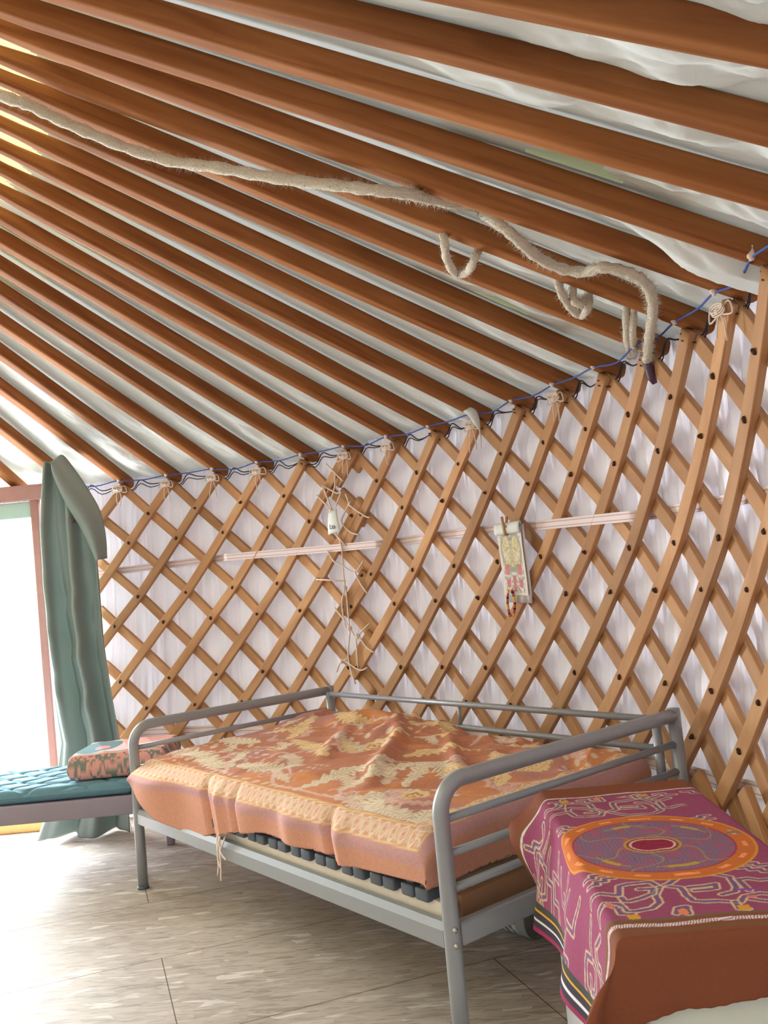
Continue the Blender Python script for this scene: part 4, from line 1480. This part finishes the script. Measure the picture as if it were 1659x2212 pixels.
# ------------------------------------------------------------------ fridge, white cabinet, tablecloth
FO = Vector((.305, 1.44, 0))
FA = Vector((.999, -.04, 0)).normalized()
FBv = Vector((.04, .999, 0)).normalized()
AF = (FA, FBv, BZ)
FH = .650
def Fp(a, b_, z_):
    return FO + FA * a + FBv * b_ + BZ * z_
FW = .385
fg = thing('small_fridge', 'small white fridge under the embroidered cloth, nearest the camera', 'fridge', tuple(Fp(FW / 2, .22, 0)))
MB().box(Fp(FW / 2, .245, FH / 2 + .01), (FW, .41, FH - .02), AF, .010).build('body', M['white_enamel'], fg)
MB().box(Fp(FW / 2 + .016, .018, FH / 2 + .01), (FW - .034, .034, FH - .03), AF, .008).build('door', M['offwhite'], fg)
MB().box(Fp(FW / 2 + .004, .038, FH / 2 + .01), (FW - .016, .010, FH - .04), AF).build('door_seal', M['gasket'], fg)
MB().box(Fp(.010, .022, FH / 2 + .01), (.020, .034, FH - .03), AF, .004).build('hinge_strip', M['cream'], fg)
for a_ in (.04, FW - .04):
    for b_ in (.08, .40):
        MB().tube([Fp(a_, b_, 0), Fp(a_, b_, .022)], .016, 12).build('foot', M['cap'], fg)
cbn = thing('white_cabinet', 'white cabinet beneath the cloth, behind the small fridge', 'cabinet', tuple(Fp(FW / 2, .70, 0)))
MB().box(Fp(FW / 2 + .004, .705, FH / 2), (FW - .008, .475, FH), AF, .008).build('carcass', M['white_enamel'], cbn)
MB().box(Fp(FW - .002, .705, FH / 2), (.016, .44, FH - .04), AF, .004).build('cabinet_door', M['offwhite'], cbn)

na, nb = 330, 420
A0, A1 = -.265, FW + .13
B0, B1 = -.125, .95 + .03
aa = np.linspace(0, 1, na)[:, None]
bb = np.linspace(0, 1, nb)[None, :]
bfull = B0 + (B1 - B0) * bb
A_lo = -np.interp(bfull, [-.13, .0, .1, .25, .45, .7, .95, 1.0], [.25, .245, .232, .222, .232, .258, .272, .27])
A_lo = A_lo + .010 * np.sin(bfull * 19)
ga = A_lo + (A1 - A_lo) * aa
B_lo = -np.interp(ga, [-.27, -.1, 0, .1, .2, .4, .6], [.150, .145, .118, .090, .078, .074, .074]) + .0006 * np.sin(ga * 290) + .003 * np.sin(ga * 31)
gb_ = B_lo + (B1 - B_lo) * bb
ga = A_lo + (A1 - A_lo) * aa + 0 * gb_
RF = .018
def fold_r(a, r):
    q = r * math.pi / 2
    ang = np.clip((q - a) / r, 0, math.pi / 2)
    return np.where(a >= q, r + (a - q), r * (1 - np.sin(ang))), np.where(a >= q, 0, r * (1 - np.cos(ang))) + np.maximum(0, -a)
pa, da = fold_r(ga + 0, RF)
pa2, da2 = fold_r(FW + .014 - ga, RF)
aW = np.where(ga < FW / 2, -.007 + pa, FW + .007 - pa2)
dA = np.where(ga < FW / 2, da, da2)
pb_, db_ = fold_r(gb_, RF)
bW2 = -.008 + pb_
dBb = db_
cor = np.minimum(da, db_)
# hanging faces flare and ripple; the corner gathers in a fold
rip = .5 + .5 * np.sin(gb_ * 15.5 + 2.2)
hl = sstep(.01, .10, da)
aW = aW - hl * (.006 + da * (.04 + .17 * rip ** 2)) - .045 * sstep(.0, .10, db_) * sstep(.0, .05, da)
aW = aW - .075 * sstep(.80, .94, gb_) * sstep(.0, .09, da) * sstep(.27, .10, da)
rip2 = .008 * np.sin(ga * 22 + .7)
bW2 = bW2 - sstep(.01, .10, db_) * (np.abs(rip2) + .004) - .030 * sstep(.0, .12, da) * sstep(.0, .05, db_)
zt2 = FH + .006 + .0022 * fbm(ga * 14, gb_ * 14, 3, 9)
zC = zt2 - np.maximum(np.maximum(dA, dBb), np.hypot(dA, dBb) * .93)
zC = np.maximum(zC, .02)
P = np.array(FO)[None, None, :] + aW[..., None] * np.array(FA) + bW2[..., None] * np.array(FBv) + zC[..., None] * np.array(BZ)
a_, b_ = ga.ravel(), gb_.ravel()
N_ = len(a_)
BRN, PUR = srgb3(128, 72, 48), srgb3(142, 68, 98)
c = np.tile(BRN, (N_, 1))
su, sv_ = a_, b_
wob = .0035 * np.sin(a_ * 40) + .003 * np.sin(b_ * 33)
f_lo, f_hi = .088 + wob, .880 + wob
hem = np.minimum((ga - A_lo).ravel(), 9)
field = (b_ > f_lo) & (b_ < f_hi)
cp_ = mixc(np.tile(PUR, (N_, 1)), vnoise(a_ * 220, b_ * 220, 3) * .35, srgb3(166, 76, 118))
c = np.where(field[:, None], cp_, c)
OUTL, CORE, YEL = srgb3(206, 176, 142), srgb3(104, 92, 134), srgb3(206, 150, 50)
def draw(paths, mir_a=None, mir_b=None):
    global c
    for p in paths:
        q = [((mir_a - x if mir_a is not None else x), (mir_b - y if mir_b is not None else y)) for x, y in p]
        d, ar, sg, Lc = poly_dist(q)
        c = mixc(c, field * sstep(.0012, .0, np.abs(d - .0066) - .0014), OUTL)
        c = mixc(c, field * sstep(.0010, -.0005, d - .0042) * (.65 + .35 * np.sin(ar * 500)), CORE)
# the maze lines: front panel, mirrored to the far panel and repeated to the sides
_fa = field.copy()
field = _fa & (a_ > -.012) & (a_ < .315)
draw(MAZE)
draw(MAZE, mir_b=.960)
field = _fa & (a_ <= -.012) & ((b_ < .30) | (b_ > .70))
draw(MAZE, mir_a=-.03)
draw(MAZE, mir_a=-.03, mir_b=.960)
field = _fa & (a_ >= .315)
draw(MAZE, mir_a=.63)
field = _fa
side_l = [[(-.215, y), (-.15, y), (-.15, y + .035), (-.09, y + .035), (-.09, y - .02), (-.03, y - .02)] for y in (.34, .48, .62, .76)]
side_l += [[(-.19, y + .06), (-.12, y + .06), (-.12, y + .09), (-.05, y + .09)] for y in (.33, .47, .61)]
draw(side_l)
stairs = []
for (x0, y0, sx_) in ((.015, .262, 1), (.335, .262, -1), (.015, .640, 1), (.335, .640, -1)):
    q_ = [(x0, y0)]
    for k_ in range(4):
        q_ += [(q_[-1][0] + sx_ * .018, q_[-1][1]), (q_[-1][0] + sx_ * .018, q_[-1][1] + (.014 if y0 < .4 else -.014))]
    stairs.append(q_)
    stairs.append([(x - sx_ * .002, y + (.035 if y0 < .4 else -.03)) for x, y in q_[:5]])
for x0 in (.03, .10, .20, .27, .34):
    stairs.append([(x0, .852), (x0 + .02, .852), (x0 + .02, .835), (x0 + .045, .835)])
draw(stairs)
for (x0, y0, w_, h_, col) in ((.062, .100, .010, .020, YEL), (.146, .106, .008, .018, srgb3(226, 130, 92)), (.226, .106, .010, .02, YEL), (.146, .855, .008, .016, srgb3(226, 130, 92)), (.064, .850, .01, .02, YEL), (.30, .106, .008, .018, YEL), (.035, .155, .007, .010, srgb3(226, 110, 110)), (.255, .150, .008, .010, srgb3(220, 120, 96)), (.262, .185, .02, .005, srgb3(140, 70, 160)), (.240, .855, .012, .014, YEL)):
    m = (np.abs(a_ - x0) < w_) & (np.abs(b_ - y0) < h_ * .6)
    c = np.where((m & field)[:, None], col[None, :], c)
# medallion
da_, dbm = (a_ - .176) / .190, (b_ - .466) / .207
q = np.hypot(da_, dbm)
an_ = np.arctan2(dbm, da_)
ringc = srgb3(196, 106, 46)
c = mixc(c, sstep(.006, -.006, q - 1), ringc)
c = mixc(c, sstep(.018, .008, np.abs(q - 1)), srgb3(214, 146, 44))
dash = (np.abs(q - .895) < .026) & (np.abs((an_ * 15 / (2 * np.pi)) % 1 - .5) < .20)
c = np.where(dash[:, None], (srgb3(244, 150, 92) * .8 + .2 * vnoise(a_ * 300, b_ * 80, 1)[:, None] * srgb3(250, 180, 130)), c)
disc = q < .80
dc = mixc(np.tile(srgb3(134, 100, 124), (N_, 1)), (np.abs(np.sin(a_ * 420 + 14 * b_ + 4 * vnoise(a_ * 30, b_ * 30, 2))) < .45) * .55, srgb3(98, 84, 120))
dc = mixc(dc, sstep(.52, .7, vnoise(a_ * 55, b_ * 55, 7)) * .55, srgb3(172, 80, 100))
c = np.where(disc[:, None], dc, c)
c = mixc(c, sstep(.014, .006, np.abs(q - .80)), srgb3(160, 50, 80))
for k_ in range(6):
    a0 = k_ * math.pi / 3 + .35
    loc_r, loc_t = q, (an_ - a0 + math.pi) % (2 * math.pi) - math.pi
    wavy = np.abs(loc_t - .28 * np.sin(q * 9 + k_)) * q
    c = mixc(c, (disc & (q > .27)) * sstep(.016, .006, wavy) * .9, srgb3(150, 146, 84))
    if k_ % 3 != 2:
        arc = (np.abs(q - .66) < .030) & (np.abs(loc_t - .38) < .16)
        c = np.where(arc[:, None], srgb3(198, 158, 40)[None, :], c)
        arc2 = (np.abs(q - .66) < .009) & (np.abs(loc_t - .38) < .34)
        c = np.where(arc2[:, None], srgb3(168, 150, 70)[None, :], c)
c = np.where((q < .255)[:, None], srgb3(186, 146, 52)[None, :], c)
c = np.where((q < .225)[:, None], srgb3(130, 66, 60)[None, :], c)
c = np.where((q < .195)[:, None], srgb3(222, 170, 176)[None, :], c)
c = np.where((q < .170)[:, None], (srgb3(136, 28, 58)[None, :] * (.8 + .4 * vnoise(a_ * 200, b_ * 200, 5)[:, None])), c)
tealm = (np.abs(a_ - .345) < .014) & (np.abs(b_ - .505 + .3 * (a_ - .345)) < .006)
c = np.where(tealm[:, None], srgb3(70, 128, 136)[None, :], c)
# stitched lines
def hline(b0, w_, col, zig=0.0):
    global c
    d = np.abs(b_ - b0 - wob)
    m = sstep(w_ + .001, w_ - .001, d) * (hem > .01)
    if zig:
        m = m * (.55 + .45 * np.sign(np.sin(a_ * 2 * np.pi / zig)))
    c = mixc(c, m, col)
hline(.084, .0035, srgb3(104, 96, 60))
hline(.060, .0070, srgb3(232, 222, 226), .0042)
hline(.036, .0028, srgb3(92, 96, 56), .006)
hline(.886, .0036, srgb3(226, 206, 206))
hline(.894, .0016, srgb3(110, 86, 60))
# coloured selvedge on the hanging left edge
inb = (b_ > .060) & (b_ < .90)
for lo, hi, col in ((0, .010, (150, 44, 84)), (.010, .024, (58, 50, 62)), (.024, .030, (224, 218, 226)), (.030, .046, (60, 54, 64)), (.046, .051, (222, 162, 60)), (.051, .066, (70, 70, 62))):
    m = (hem >= lo) & (hem < hi) & inb
    c = np.where(m[:, None], srgb3(*col)[None, :], c)
c = c * (.95 + .1 * vnoise(a_ * 400, b_ * 400, 4)[:, None])
tc_ = mesh_obj('tablecloth', P.reshape(-1, 3), grid_faces(na, nb), M['vcloth'], cols=c)
sol = tc_.modifiers.new('thickness', 'SOLIDIFY')
sol.thickness = .0016
tag(tc_, 'purple and brown embroidered cloth with round medallion draped over the fridge', 'tablecloth')
